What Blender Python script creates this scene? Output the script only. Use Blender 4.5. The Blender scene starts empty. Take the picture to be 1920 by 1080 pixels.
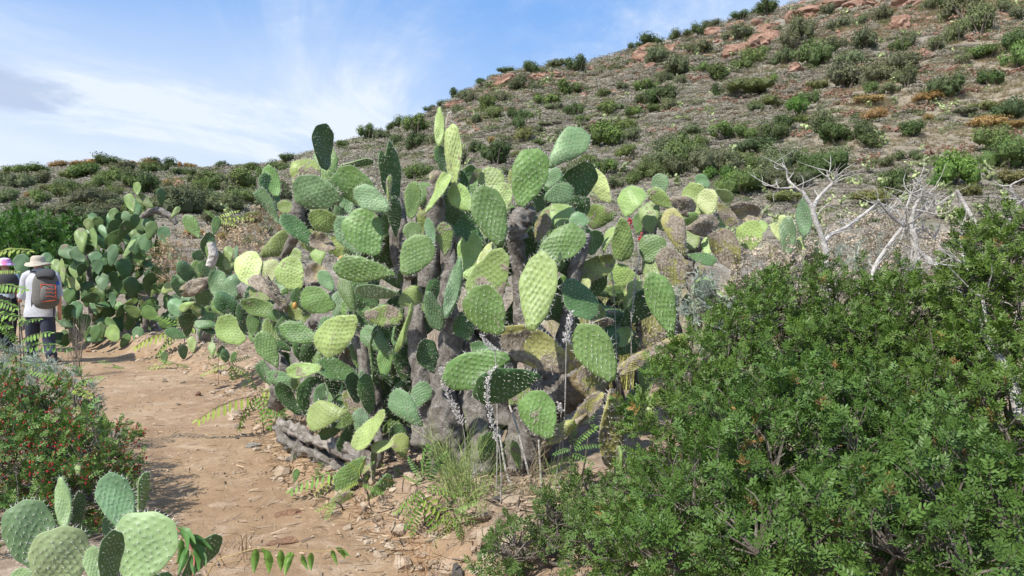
import bpy, math, random
import numpy as np
from mathutils import Vector, Matrix
random.seed(7); RS = np.random.RandomState(11)
SC = bpy.context.scene; COL = SC.collection; R = math.radians

# ------------------------------------------------ camera, sky, sun, exposure
F = 1400.0; CAMZ = 1.6; PIT = math.atan(70.0/F)
cam = bpy.data.objects.new('camera', bpy.data.cameras.new('camera')); COL.objects.link(cam)
cam.location = (0, 0, CAMZ); cam.rotation_euler = (math.pi/2-PIT, 0, 0)
cam.data.lens = F/1920*36; cam.data.sensor_width = 36; cam.data.clip_end = 6000; cam.data.clip_start = .05
SC.camera = cam
SUN_DIR = Vector((-0.52, -0.46, 0.90)).normalized()
EL = math.asin(SUN_DIR.z); AZ = math.atan2(SUN_DIR.x, SUN_DIR.y)
SKY_STRENGTH = 0.10
W = bpy.data.worlds.new('World'); SC.world = W; W.use_nodes = True
def sky_world():
    nt = W.node_tree; N = nt.nodes; L = nt.links
    for n in list(N): N.remove(n)
    out = N.new('ShaderNodeOutputWorld'); bg = N.new('ShaderNodeBackground'); bg.inputs[1].default_value = SKY_STRENGTH
    sky = N.new('ShaderNodeTexSky'); sky.sky_type = 'NISHITA'; sky.sun_disc = False
    sky.sun_elevation = EL; sky.sun_rotation = AZ; sky.dust_density = 1.2; sky.ozone_density = 1.6; sky.air_density = 1.1
    tc = N.new('ShaderNodeTexCoord'); sp = N.new('ShaderNodeSeparateXYZ'); L.new(tc.outputs['Generated'], sp.inputs[0])
    def m(op, a, b=None, c=None, clamp=False):
        n = N.new('ShaderNodeMath'); n.operation = op; n.use_clamp = clamp
        for i, v in enumerate((a, b, c)):
            if v is None: continue
            if isinstance(v, (int, float)): n.inputs[i].default_value = v
            else: L.new(v, n.inputs[i])
        return n.outputs[0]
    zz = m('ADD', m('MAXIMUM', sp.outputs[2], 0.0), 0.16)
    cx = m('DIVIDE', sp.outputs[0], zz); cy = m('DIVIDE', sp.outputs[1], zz)
    def noise(sx, sy, ox, oy, scale, det, rough, dist=0.0):
        cb = N.new('ShaderNodeCombineXYZ')
        L.new(m('MULTIPLY_ADD', cx, sx, ox), cb.inputs[0]); L.new(m('MULTIPLY_ADD', cy, sy, oy), cb.inputs[1])
        n = N.new('ShaderNodeTexNoise'); n.inputs['Scale'].default_value = scale; n.inputs['Detail'].default_value = det
        n.inputs['Roughness'].default_value = rough; n.inputs['Distortion'].default_value = dist
        L.new(cb.outputs[0], n.inputs['Vector']); return n.outputs[0]
    def rng(v, a, b):
        n = N.new('ShaderNodeMapRange'); n.interpolation_type = 'SMOOTHSTEP'; n.inputs[1].default_value = a; n.inputs[2].default_value = b
        L.new(v, n.inputs[0]); return n.outputs[0]
    thin = rng(noise(.55, .3, 3.1, 1.7, 1.3, 9, .62, .9), .38, .64)
    veil = rng(noise(.4, .3, 7.3, 4.2, .8, 6, .55, .4), .34, .66)
    low = rng(m('MULTIPLY', sp.outputs[2], -1.0), -.36, -.15)
    left = rng(m('MULTIPLY', m('DIVIDE', sp.outputs[0], m('MAXIMUM', sp.outputs[1], .2)), -1.0), -.25, .40)
    fine = rng(noise(1.7, .8, 5.1, 2.2, 1.1, 10, .68, 1.6), .38, .72)
    streak = m('MULTIPLY', thin, m('MULTIPLY_ADD', fine, .55, .40))
    bank = m('MULTIPLY', m('MULTIPLY', low, m('MULTIPLY_ADD', left, .98, .16)), m('MULTIPLY_ADD', veil, .45, .55))
    fac = m('ADD', m('MULTIPLY', streak, .95), m('MAXIMUM', bank, m('MULTIPLY', veil, .16)), None, True)
    blue = N.new('ShaderNodeMix'); blue.data_type = 'RGBA'; blue.inputs[0].default_value = .62
    L.new(sky.outputs[0], blue.inputs[6]); blue.inputs[7].default_value = (1.75, 3.75, 7.9, 1)
    hs = N.new('ShaderNodeHueSaturation'); hs.inputs['Saturation'].default_value = 1.05; hs.inputs['Value'].default_value = 1.12
    L.new(blue.outputs[2], hs.inputs['Color'])
    mx = N.new('ShaderNodeMix'); mx.data_type = 'RGBA'; L.new(m('MINIMUM', fac, .92), mx.inputs[0])
    L.new(hs.outputs[0], mx.inputs[6]); mx.inputs[7].default_value = (6.9, 7.5, 8.3, 1)
    # a few grey-blue cloud bodies low on the left
    bx = m('DIVIDE', m('ADD', cx, 1.66), .20); by = m('DIVIDE', m('ADD', cy, -2.42), .36)
    tl = m('ADD', bx, m('MULTIPLY', by, -.35)); rr = m('SQRT', m('ADD', m('MULTIPLY', tl, tl), m('MULTIPLY', by, by)))
    body = rng(m('ADD', m('MULTIPLY', rr, -1.0), m('MULTIPLY', noise(2.2, 2.2, 2.6, 9.9, 1.6, 8, .62, .5), 2.2)), .0, .75)
    mx2 = N.new('ShaderNodeMix'); mx2.data_type = 'RGBA'; L.new(m('MULTIPLY', body, .8), mx2.inputs[0])
    L.new(mx.outputs[2], mx2.inputs[6]); mx2.inputs[7].default_value = (3.9, 4.8, 6.5, 1)
    L.new(mx2.outputs[2], bg.inputs[0]); L.new(bg.outputs[0], out.inputs[0])
sky_world()
sun = bpy.data.objects.new('sun', bpy.data.lights.new('sun', 'SUN')); COL.objects.link(sun)
sun.data.energy = 5.0; sun.data.angle = R(.55); sun.data.color = (1, .955, .88)
sun.rotation_euler = (-SUN_DIR).to_track_quat('-Z', 'Y').to_euler()
vs = SC.view_settings; vs.view_transform = 'Standard'; vs.look = 'None'; vs.gamma = 1; vs.use_curve_mapping = False; vs.exposure = 0.35

# ------------------------------------------------ small helpers
CP, SP = math.cos(PIT), math.sin(PIT)
def P(px, py, d):
    X = (px-960)/F; Y = (540-py)/F
    return np.array([d*X, d*(CP+Y*SP), CAMZ+d*(-SP+Y*CP)])
def sm(a, b, x):
    t = np.clip((x-a)/(b-a), 0, 1); return t*t*(3-2*t)
def _h(ix, iy, s):
    n = (ix*374761393+iy*668265263+s*974634777) & 0xffffffff
    n = ((n ^ (n >> 13))*1274126177) & 0xffffffff
    return ((n ^ (n >> 16)) & 0xffff)/65535.0
def vnoise(x, y, s=0):
    x = np.asarray(x, float); y = np.asarray(y, float)
    ix = np.floor(x).astype(np.int64); iy = np.floor(y).astype(np.int64); fx = x-ix; fy = y-iy
    fx = fx*fx*(3-2*fx); fy = fy*fy*(3-2*fy)
    return (_h(ix, iy, s)*(1-fx)+_h(ix+1, iy, s)*fx)*(1-fy)+(_h(ix, iy+1, s)*(1-fx)+_h(ix+1, iy+1, s)*fx)*fy
def fbm(x, y, s=0, o=4, g=.5):
    t = 0; a = 1; n = 0
    for i in range(o):
        t = t+a*(vnoise(x*2**i+17.3*i, y*2**i-9.1*i, s+i)-.5); n += a; a *= g
    return t/n*2          # about -1..1

# ------------------------------------------------ terrain height
SKX = [-900, 0, 60, 200, 400, 520, 580, 640, 700, 760, 800, 860, 930, 1000, 1100, 1200, 1300, 1400, 1500, 1600, 1750, 1920, 2600]
SKYY = [330, 322, 320, 311, 317, 312, 290, 272, 258, 244, 224, 192, 150, 136, 127, 98, 64, 36, 6, -35, -75, -110, -200]
def sky_e(u):
    return (470-np.interp(u*F+960, SKX, SKYY))/F
def sky_d(u):
    return np.interp(u*F+960, [0, 480, 640, 900, 1200, 1500, 1920], [112, 118, 140, 150, 158, 150, 135])
PCY = [-6, 0, 2, 3.7, 5.2, 6.5, 9.7, 11.5, 14, 20, 40]; PCX = [1.6, .5, -.25, -.98, -2.05, -2.85, -4.75, -6.3, -9.3, -18, -50]
def path_off(x, y): return x-np.interp(y, PCY, PCX)
def path_w(y): return np.interp(y, [0, 3.7, 5.2, 6.5, 9.7, 12, 20], [.55, .60, .52, .68, .95, .9, .6])
def ground(x, y, fine=False):
    x = np.asarray(x, float); y = np.asarray(y, float)
    rho = np.hypot(x, y); th = np.arctan2(x, y); tc = np.clip(th, -.84, .84)
    u = np.tan(tc); yy = rho*np.cos(tc); front = 1-sm(1.3, 2.3, np.abs(th))
    dp = path_off(x, y)/path_w(y)
    near = .27*sm(.85, 2.0, dp)+.12*sm(2, 6, dp)+.10*sm(.9, 2.2, -dp)-.012*np.clip(yy, 0, 14)
    near = near+.09*sm(.9, 1.6, np.abs(dp))*fbm(x*1.6, y*1.6, 5, 4, .6)+.018*fbm(x*3.1, y*3.1, 9, 3)
    mid = (2.0+.35*fbm(x*.12, y*.12, 21, 3))*sm(12.5, 32, yy)
    Y1 = sky_d(u); Y0 = np.interp(u*F+960, [0, 600, 1200], [24, 27, 30])
    zs = CAMZ+Y1*sky_e(u); zb = 2.1
    t = (yy-Y0)/(Y1-Y0); tt = np.clip(t, 0, 1)
    prof = .62*tt+.55*tt*tt-.17*tt**3
    far = (zs-zb)*prof
    far = far-np.where(t > 1, (yy-Y1)*.10+ (zs-zb)*0.9*sm(1, 9, t), 0)
    rough = .9*fbm(x*.09, y*.09, 31, 4)+.30*fbm(x*.45, y*.45, 37, 3)
    far = far+rough*sm(0, .25, t)*(1-sm(.86, 1.0, t)*.7)*np.clip(zs/25, .45, 1.3)
    z = near+front*(mid+np.maximum(far, -14))
    if fine:
        z = z+.016*fbm(x*5, y*5, 51, 4, .65)*(1-sm(10, 16, yy))
    return z
def gz(x, y): return float(ground(x, y))
def hit(px, py, y0=2.0, y1=165.0):
    X = (px-960)/F; Yv = (540-py)/F; k = CP+Yv*SP
    d = np.exp(np.linspace(math.log(y0), math.log(y1), 2600))
    x = d*X; y = d*k; z = CAMZ+d*(-SP+Yv*CP)
    g = ground(x, y); i = np.argmax(g >= z)
    if g[i] < z[i]:                        # sky: the closest crest
        i = int(np.argmax((g-z)/d))
    return np.array([x[i], y[i], g[i]]), d[i]

# ------------------------------------------------ mesh building
class G:
    """collects triangles and quads with one float attribute per vertex and a material index per face"""
    def __init__(s): s.V = []; s.Q = []; s.T = []; s.A = []; s.mq = []; s.mt = []; s.n = 0
    def add(s, V, Q=None, T=None, a=0.5, m=0):
        V = np.asarray(V, float).reshape(-1, 3)
        if Q is not None and len(Q): Q = np.asarray(Q, int); s.Q.append(Q+s.n); s.mq.append(np.full(len(Q), m))
        if T is not None and len(T): T = np.asarray(T, int); s.T.append(T+s.n); s.mt.append(np.full(len(T), m))
        s.V.append(V); s.A.append(np.broadcast_to(np.asarray(a, float), (len(V),))); s.n += len(V); return s
    def arr(s):
        z = np.zeros
        return (np.concatenate(s.V) if s.V else z((0, 3)), np.concatenate(s.Q) if s.Q else z((0, 4), int), np.concatenate(s.T) if s.T else z((0, 3), int),
                np.concatenate(s.A) if s.A else z(0), np.concatenate(s.mq) if s.mq else z(0, int), np.concatenate(s.mt) if s.mt else z(0, int))
    def put(s, o, Rm=None, t=(0, 0, 0), sc=1.0, a=None, m=None):
        V, Q, T, A, mq, mt = o.arr() if isinstance(o, G) else o
        V = V*sc
        if Rm is not None: V = V@np.asarray(Rm).T
        V = V+np.asarray(t)
        if len(Q): s.Q.append(Q+s.n); s.mq.append(mq if m is None else np.full(len(Q), m))
        if len(T): s.T.append(T+s.n); s.mt.append(mt if m is None else np.full(len(T), m))
        s.V.append(V); s.A.append(A if a is None else np.full(len(V), a)); s.n += len(V); return s
    def mesh(s, name, mats, smooth=False):
        V, Q, T, A, mq, mt = s.arr()
        me = bpy.data.meshes.new(name); me.vertices.add(len(V)); me.vertices.foreach_set('co', V.astype(np.float32).ravel())
        nq, nt_ = len(Q), len(T)
        me.loops.add(nq*4+nt_*3); me.loops.foreach_set('vertex_index', np.concatenate([Q.ravel(), T.ravel()]).astype(np.int32))
        me.polygons.add(nq+nt_)
        me.polygons.foreach_set('loop_start', np.concatenate([np.arange(nq)*4, nq*4+np.arange(nt_)*3]).astype(np.int32))
        me.polygons.foreach_set('material_index', np.concatenate([mq, mt]).astype(np.int32))
        me.polygons.foreach_set('use_smooth', np.full(nq+nt_, smooth))
        at = me.attributes.new('rnd', 'FLOAT', 'POINT'); at.data.foreach_set('value', A.astype(np.float32))
        for m in (mats if isinstance(mats, (list, tuple)) else [mats]): me.materials.append(m)
        me.update(calc_edges=True); me.validate(); return me
def scatter(g, protos, which, pos, rot, scl, rnd=None, m=None):
    """many copies of prototype meshes merged in one go; rot (n,3,3)"""
    for k, p in enumerate(protos):
        V, Q, T, A, mq, mt = p.arr() if isinstance(p, G) else p
        idx = np.nonzero(which == k)[0]; n = len(idx)
        if not n: continue
        sc = scl[idx]; sc = sc[:, None, None] if sc.ndim == 1 else sc[:, None, :]
        VV = np.einsum('nij,nvj->nvi', rot[idx], V[None]*sc)+pos[idx][:, None]
        off = s0 = g.n+np.arange(n)*len(V)
        if len(Q): g.Q.append((Q[None]+off[:, None, None]).reshape(-1, 4)); g.mq.append(np.tile(mq, n) if m is None else np.full(n*len(Q), m))
        if len(T): g.T.append((T[None]+off[:, None, None]).reshape(-1, 3)); g.mt.append(np.tile(mt, n) if m is None else np.full(n*len(T), m))
        g.V.append(VV.reshape(-1, 3))
        g.A.append(np.tile(A, n) if rnd is None else np.clip(.5*np.tile(A, n)+.5*np.repeat(rnd[idx], len(V)), 0, 1)); g.n += n*len(V)
def rots(n, up=None, tilt=0.5, rs=RS):
    """random frames whose Z follows `up` (n,3) loosened by tilt"""
    z = np.tile([0, 0, 1.], (n, 1)) if up is None else np.asarray(up, float)
    z = z+rs.normal(0, tilt, (n, 3)); z /= np.linalg.norm(z, axis=1)[:, None]+1e-9
    r = rs.normal(0, 1, (n, 3)); x = np.cross(r, z); x /= np.linalg.norm(x, axis=1)[:, None]+1e-9
    y = np.cross(z, x); return np.stack([x, y, z], axis=2)
def frame(z, hint=(0, 0, 1)):
    z = np.asarray(z, float); z = z/(np.linalg.norm(z)+1e-12); h = np.asarray(hint, float)
    x = np.cross(h, z)
    if np.linalg.norm(x) < 1e-4: x = np.cross((0, 1, .1), z)
    x /= np.linalg.norm(x); return np.stack([x, np.cross(z, x), z], axis=1)
def smoothline(pts, n):
    pts = np.asarray(pts, float); m = len(pts)
    if m < 3: return np.array([pts[0]+(pts[-1]-pts[0])*t for t in np.linspace(0, 1, n)])
    out = []
    for t in np.linspace(0, m-1-1e-6, n):
        i = int(t); f = t-i; p0 = pts[max(i-1, 0)]; p1 = pts[i]; p2 = pts[i+1]; p3 = pts[min(i+2, m-1)]
        out.append(.5*((2*p1)+(-p0+p2)*f+(2*p0-5*p1+4*p2-p3)*f*f+(-p0+3*p1-3*p2+p3)*f**3))
    return np.array(out)
def tube(g, pts, rad, seg=8, n=None, flat=1.0, noise=0.0, a=.5, m=0, cap=True, freq=9., nseed=3):
    """a tapered, lumpy, optionally flattened tube along a smooth line"""
    pts = np.asarray(pts, float); rad = np.asarray(rad, float)
    n = n or max(2, 3*len(pts))
    L = smoothline(np.column_stack([pts, rad]), n); C = L[:, :3]; r = np.maximum(L[:, 3], 1e-4)
    T = np.gradient(C, axis=0); V = []
    fr = frame(T[0])
    for i in range(n):
        t = T[i]/(np.linalg.norm(T[i])+1e-9); x = fr[:, 0]-t*np.dot(fr[:, 0], t); x /= np.linalg.norm(x)+1e-9; y = np.cross(t, x); fr = np.stack([x, y, t], 1)
        ph = np.arange(seg)/seg*2*math.pi
        rr = r[i]*np.ones(seg)
        if noise:
            rr = rr*(1+noise*fbm(np.cos(ph)*1.9+i*freq*.1, np.sin(ph)*1.9+nseed*3.7+i*.05, nseed, 4, .6))
        V.append(C[i]+np.outer(np.cos(ph)*rr, x)+np.outer(np.sin(ph)*rr*flat, y))
    V = np.concatenate(V); i, j = np.meshgrid(np.arange(n-1), np.arange(seg), indexing='ij')
    q = np.stack([i*seg+j, i*seg+(j+1) % seg, (i+1)*seg+(j+1) % seg, (i+1)*seg+j], -1).reshape(-1, 4)
    Tt = []
    if cap:
        V = np.vstack([V, C[0], C[-1]]); b = n*seg
        Tt = [[b, (j+1) % seg, j] for j in range(seg)]+[[b+1, (n-1)*seg+j, (n-1)*seg+(j+1) % seg] for j in range(seg)]
    g.add(V, q, Tt, a, m); return g
def ico(sub=2):
    import bmesh
    bm = bmesh.new(); bmesh.ops.create_icosphere(bm, subdivisions=sub, radius=1); bm.verts.ensure_lookup_table()
    V = np.array([v.co[:] for v in bm.verts]); T = np.array([[v.index for v in f.verts] for f in bm.faces]); bm.free(); return V, T
ICO1, ICO2, ICO3 = ico(1), ico(2), ico(3)
def rock(seed, sub=ICO2, amp=.35, squash=(1, 1, .7), facets=5):
    V, T = sub; rs = np.random.RandomState(seed); V = V.copy()
    for k in range(facets+3):
        d = rs.normal(0, 1, 3); d /= np.linalg.norm(d); c = rs.uniform(.45, .85); p = V@d
        V = V-np.outer(np.maximum(p-c, 0), d)
    n = fbm(V[:, 0]*1.7+seed, V[:, 1]*1.7+V[:, 2]*2.3, seed % 50, 4)
    V = V*(1+amp*n)[:, None]*np.array(squash); return G().add(V, None, T, .5+.4*rs.uniform(-1, 1))
def obj(name, me, parent=None, color=None, mat=None, loc=None):
    o = bpy.data.objects.new(name, me); COL.objects.link(o)
    if parent is not None: o.parent = parent
    if color is not None: o.color = (*color[:3], color[3] if len(color) > 3 else 1)
    if loc is not None: o.location = loc
    return o
def tag(o, label=None, cat=None, group=None, kind=None):
    if label: o['label'] = label
    if cat: o['category'] = cat
    if group: o['group'] = group
    if kind: o['kind'] = kind
    return o
def thing(name, label, cat, loc, group=None):
    o = bpy.data.objects.new(name, None); COL.objects.link(o); o.location = [float(v) for v in loc]; o.empty_display_size = .1
    return tag(o, label, cat, group)
def part(name, g, mats, root, smooth=False, color=None, stuff=False, label=None, rel=True):
    """world-space geometry g becomes a child mesh of root"""
    me = g.mesh(name, mats, smooth)
    if rel:
        base = root.location if root.parent is None else root.parent.location+root.location
        n = len(me.vertices); co = np.empty(n*3, np.float32); me.vertices.foreach_get('co', co)
        co = co.reshape(-1, 3)-np.array(base[:], np.float32); me.vertices.foreach_set('co', co.ravel()); me.update()
    o = obj(name, me, root, color)
    if stuff: o['kind'] = 'stuff'
    if label: o['label'] = label
    return o

# ------------------------------------------------ materials
class NT:
    def __init__(s, name):
        s.m = bpy.data.materials.new(name); s.m.use_nodes = True; s.t = s.m.node_tree; s.N = s.t.nodes; s.L = s.t.links
        s.b = s.N['Principled BSDF']; s.out = s.N['Material Output']; s.b.inputs['Specular IOR Level'].default_value = .3
    def link(s, a, b): s.L.new(a, b)
    def co(s, kind='Object'):
        n = s.N.new('ShaderNodeTexCoord'); return n.outputs[kind]
    def pos(s): return s.N.new('ShaderNodeNewGeometry').outputs['Position']
    def noise(s, scale, det=4, rough=.55, vec=None, dist=0, out=0):
        n = s.N.new('ShaderNodeTexNoise'); n.inputs['Scale'].default_value = scale; n.inputs['Detail'].default_value = det
        n.inputs['Roughness'].default_value = rough; n.inputs['Distortion'].default_value = dist
        if vec is not None: s.link(vec, n.inputs['Vector'])
        return n.outputs[out]
    def attr(s, name='rnd'):
        n = s.N.new('ShaderNodeAttribute'); n.attribute_name = name; return n.outputs['Fac']
    def oi(s, k='Color'): return s.N.new('ShaderNodeObjectInfo').outputs[k]
    def math(s, op, a, b=None, c=None, clamp=False):
        n = s.N.new('ShaderNodeMath'); n.operation = op; n.use_clamp = clamp
        for i, v in enumerate((a, b, c)):
            if v is None: continue
            if isinstance(v, (int, float)): n.inputs[i].default_value = v
            else: s.link(v, n.inputs[i])
        return n.outputs[0]
    def rng(s, v, a, b, c=0, d=1):
        n = s.N.new('ShaderNodeMapRange'); s.link(v, n.inputs[0])
        for i, q in enumerate((a, b, c, d)): n.inputs[i+1].default_value = q
        return n.outputs[0]
    def ramp(s, v, stops):
        n = s.N.new('ShaderNodeValToRGB'); e = n.color_ramp.elements
        e[0].position, e[0].color = stops[0][0], (*stops[0][1], 1); e[1].position, e[1].color = stops[-1][0], (*stops[-1][1], 1)
        for p, c in stops[1:-1]:
            x = e.new(p); x.color = (*c, 1)
        s.link(v, n.inputs[0]); return n.outputs[0]
    def mix(s, f, a, b, mode='MIX'):
        n = s.N.new('ShaderNodeMix'); n.data_type = 'RGBA'; n.blend_type = mode
        for i, v in ((0, f), (6, a), (7, b)):
            if isinstance(v, (int, float)): n.inputs[i].default_value = v
            elif isinstance(v, tuple): n.inputs[i].default_value = (*v[:3], 1)
            else: s.link(v, n.inputs[i])
        return n.outputs[2]
    def bump(s, h, st=.5, dist=.01):
        n = s.N.new('ShaderNodeBump'); n.inputs['Strength'].default_value = st; n.inputs['Distance'].default_value = dist
        s.link(h, n.inputs['Height']); s.link(n.outputs[0], s.b.inputs['Normal'])
    def done(s, col, rough=.8, transl=0):
        if isinstance(col, tuple): s.b.inputs['Base Color'].default_value = (*col[:3], 1)
        else: s.link(col, s.b.inputs['Base Color'])
        if isinstance(rough, (int, float)): s.b.inputs['Roughness'].default_value = rough
        else: s.link(rough, s.b.inputs['Roughness'])
        if transl:
            tr = s.N.new('ShaderNodeBsdfTranslucent'); mx = s.N.new('ShaderNodeMixShader'); mx.inputs[0].default_value = transl
            if isinstance(col, tuple): tr.inputs[0].default_value = (*col[:3], 1)
            else: s.link(s.mix(1.0, col, (1.0, 1.15, .45), 'MULTIPLY'), tr.inputs[0])
            s.link(s.b.outputs[0], mx.inputs[1]); s.link(tr.outputs[0], mx.inputs[2]); s.link(mx.outputs[0], s.out.inputs[0])
        return s.m
def plain(name, col, rough=.8, var=.25, scale=20, bump=0):
    n = NT(name); f = n.noise(scale, 4, .6, n.co()); lo = tuple(c*(1-var) for c in col); hi = tuple(min(1, c*(1+var)) for c in col)
    if bump: n.bump(f, bump, .004)
    return n.done(n.ramp(f, [(.3, lo), (.7, hi)]), rough)
def m_foliage(name, rough=.45, transl=.22, spread=.85):
    n = NT(name); k = n.rng(n.attr(), 0, 1, 1-spread*.55, 1+spread*.6)
    c = n.mix(1.0, n.oi(), (1, 1, 1), 'MULTIPLY')
    v = n.N.new('ShaderNodeCombineXYZ'); n.link(k, v.inputs[0]); n.link(k, v.inputs[1]); n.link(n.math('POWER', k, .8), v.inputs[2])
    c = n.mix(1.0, c, v.outputs[0], 'MULTIPLY'); n.b.inputs['Specular IOR Level'].default_value = .27
    return n.done(c, rough, transl)
M_LEAF = m_foliage('leaf'); M_FARLEAF = m_foliage('far_leaf', .7, .12, .7); M_DRY = m_foliage('dry_plant', .9, .1, .8)
M_GLOSS = m_foliage('glossy_leaf', .44, .16, .95)

def m_pad():
    n = NT('cactus_skin'); oc = n.oi('Color'); al = n.oi('Alpha'); ran = n.oi('Random')
    co = n.co(); off = n.N.new('ShaderNodeVectorMath'); off.operation = 'ADD'; n.link(co, off.inputs[0])
    cb = n.N.new('ShaderNodeCombineXYZ'); n.link(n.math('MULTIPLY', ran, 37.), cb.inputs[0]); n.link(n.math('MULTIPLY', ran, 91.), cb.inputs[2]); n.link(cb.outputs[0], off.inputs[1])
    v = off.outputs[0]
    big = n.noise(3.2, 4, .6, v); fine = n.noise(38, 5, .7, v); ar = n.attr()
    k = n.rng(big, .3, .7, .80, 1.18)
    c = n.mix(1.0, oc, k, 'MULTIPLY')
    vk = n.N.new('ShaderNodeCombineXYZ')
    c = n.mix(n.rng(fine, .4, .75, 0, .16), c, n.mix(1.0, oc, (1.25, 1.2, 1.45), 'MULTIPLY'))
    # waxy bloom, a yellow-green rim and pale areoles
    c = n.mix(n.rng(ar, .6, 1.0, 0, .26), c, (.46, .52, .26))
    # corky brown scars: more of them the older (alpha low) the pad
    sc = n.noise(2.6, 7, .62, v, .6)
    age = n.math('SUBTRACT', 1.0, al)
    thr = n.math('MULTIPLY_ADD', age, -.50, .735)
    scar = n.rng(n.math('SUBTRACT', sc, thr), 0, .05)
    fib = n.noise(16, 6, .7, v)
    cork = n.ramp(fib, [(.25, (.10, .08, .06)), (.5, (.25, .205, .155)), (.75, (.43, .39, .33))])
    c = n.mix(scar, c, cork)
    n.bump(n.math('ADD', n.math('MULTIPLY', fine, .22), n.math('MULTIPLY', n.math('MULTIPLY', fib, scar), 2.2)), .35, .012)
    n.b.inputs['Specular IOR Level'].default_value = .32
    return n.done(c, n.rng(scar, 0, 1, .46, .9))
M_PAD = m_pad()
M_SPINE = plain('spine', (.72, .70, .62), .5, .1)
def m_bark(name, lo, mid, hi, scale=17):
    n = NT(name); v = n.co(); a = n.noise(scale, 8, .68, v, .4); b = n.noise(scale*5, 6, .7, v); c = n.noise(2.2, 4, .6, v)
    col = n.ramp(a, [(.28, lo), (.5, mid), (.72, hi)]); col = n.mix(n.rng(b, .4, .75, 0, .55), col, lo)
    col = n.mix(n.rng(c, .55, .7, 0, .5), col, tuple(x*1.5 for x in mid))
    n.bump(n.math('ADD', a, n.math('MULTIPLY', b, .45)), 1.0, .035); return n.done(col, .92)
M_BARK = m_bark('old_cactus_bark', (.075, .064, .055), (.26, .235, .205), (.50, .475, .435))
M_BARKY = m_bark('ochre_cactus_bark', (.13, .10, .06), (.30, .235, .12), (.48, .42, .36), 10)
M_LOG = m_bark('weathered_log', (.10, .08, .065), (.34, .30, .26), (.60, .57, .53), 12)
M_DEADW = m_bark('bleached_wood', (.34, .31, .27), (.60, .57, .52), (.76, .73, .69), 14)
M_TWIG = m_bark('twig_bark', (.08, .065, .05), (.20, .17, .14), (.36, .32, .27), 14)
M_ROCK = m_bark('red_rock', (.13, .075, .055), (.28, .165, .115), (.44, .32, .25), 1.2)
M_STONE = m_bark('wall_stone', (.12, .065, .045), (.26, .145, .10), (.40, .28, .21), 1.5)
M_PALE = m_bark('pale_stone', (.30, .22, .15), (.46, .36, .26), (.62, .54, .43), 8)
M_ORANGE = m_bark('orange_stone', (.25, .15, .09), (.48, .27, .16), (.60, .46, .34), 9)

def m_ground():
    n = NT('earth'); p = n.pos(); pa = n.attr('path'); fa = n.attr('far'); tr = n.attr('dry')
    f1 = n.noise(1.1, 6, .6, p); f2 = n.noise(14, 6, .7, p); f3 = n.noise(85, 4, .7, p); f4 = n.noise(3.6, 6, .65, p, .6)
    soil = n.ramp(f1, [(.25, (.235, .148, .082)), (.5, (.325, .218, .126)), (.75, (.40, .29, .18))])
    soil = n.mix(n.rng(f2, .38, .75, 0, .6), soil, (.20, .125, .075))
    soil = n.mix(n.rng(f4, .52, .66, 0, .45), soil, (.52, .41, .30))
    soil = n.mix(n.rng(f3, .56, .68, 0, .45), soil, (.55, .46, .36))
    rough_ = n.ramp(f2, [(.25, (.10, .072, .05)), (.5, (.27, .20, .14)), (.75, (.42, .34, .26))])
    near = n.mix(n.rng(n.math('ADD', pa, n.math('MULTIPLY', n.math('SUBTRACT', f4, .5), .9)), .35, .65), rough_, soil)
    g1 = n.noise(.09, 6, .6, p); g2 = n.noise(.7, 7, .72, p); g3 = n.noise(4.5, 5, .7, p)
    hill = n.ramp(g2, [(.28, (.135, .117, .095)), (.46, (.225, .20, .16)), (.6, (.29, .26, .21)), (.78, (.37, .335, .26))])
    hill = n.mix(n.rng(g3, .45, .72, 0, .5), hill, (.12, .095, .078))
    hill = n.mix(n.rng(g1, .60, .72, 0, .45), hill, (.24, .15, .10))
    hill = n.mix(n.rng(n.noise(.22, 6, .65, p, .5), .50, .66, 0, .5), hill, (.095, .12, .05))
    straw = n.ramp(g2, [(.3, (.19, .155, .11)), (.7, (.36, .31, .23))])
    hill = n.mix(n.rng(tr, .2, .8, 0, .85), hill, straw)
    c = n.mix(fa, near, hill)
    h = n.math('ADD', n.math('MULTIPLY', f2, 1.0), n.math('MULTIPLY', f3, .35))
    n.bump(n.math('ADD', h, n.math('MULTIPLY', n.math('MULTIPLY', g2, fa), 18)), .9, .022)
    return n.done(c, .95)
M_GROUND = m_ground()

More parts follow.
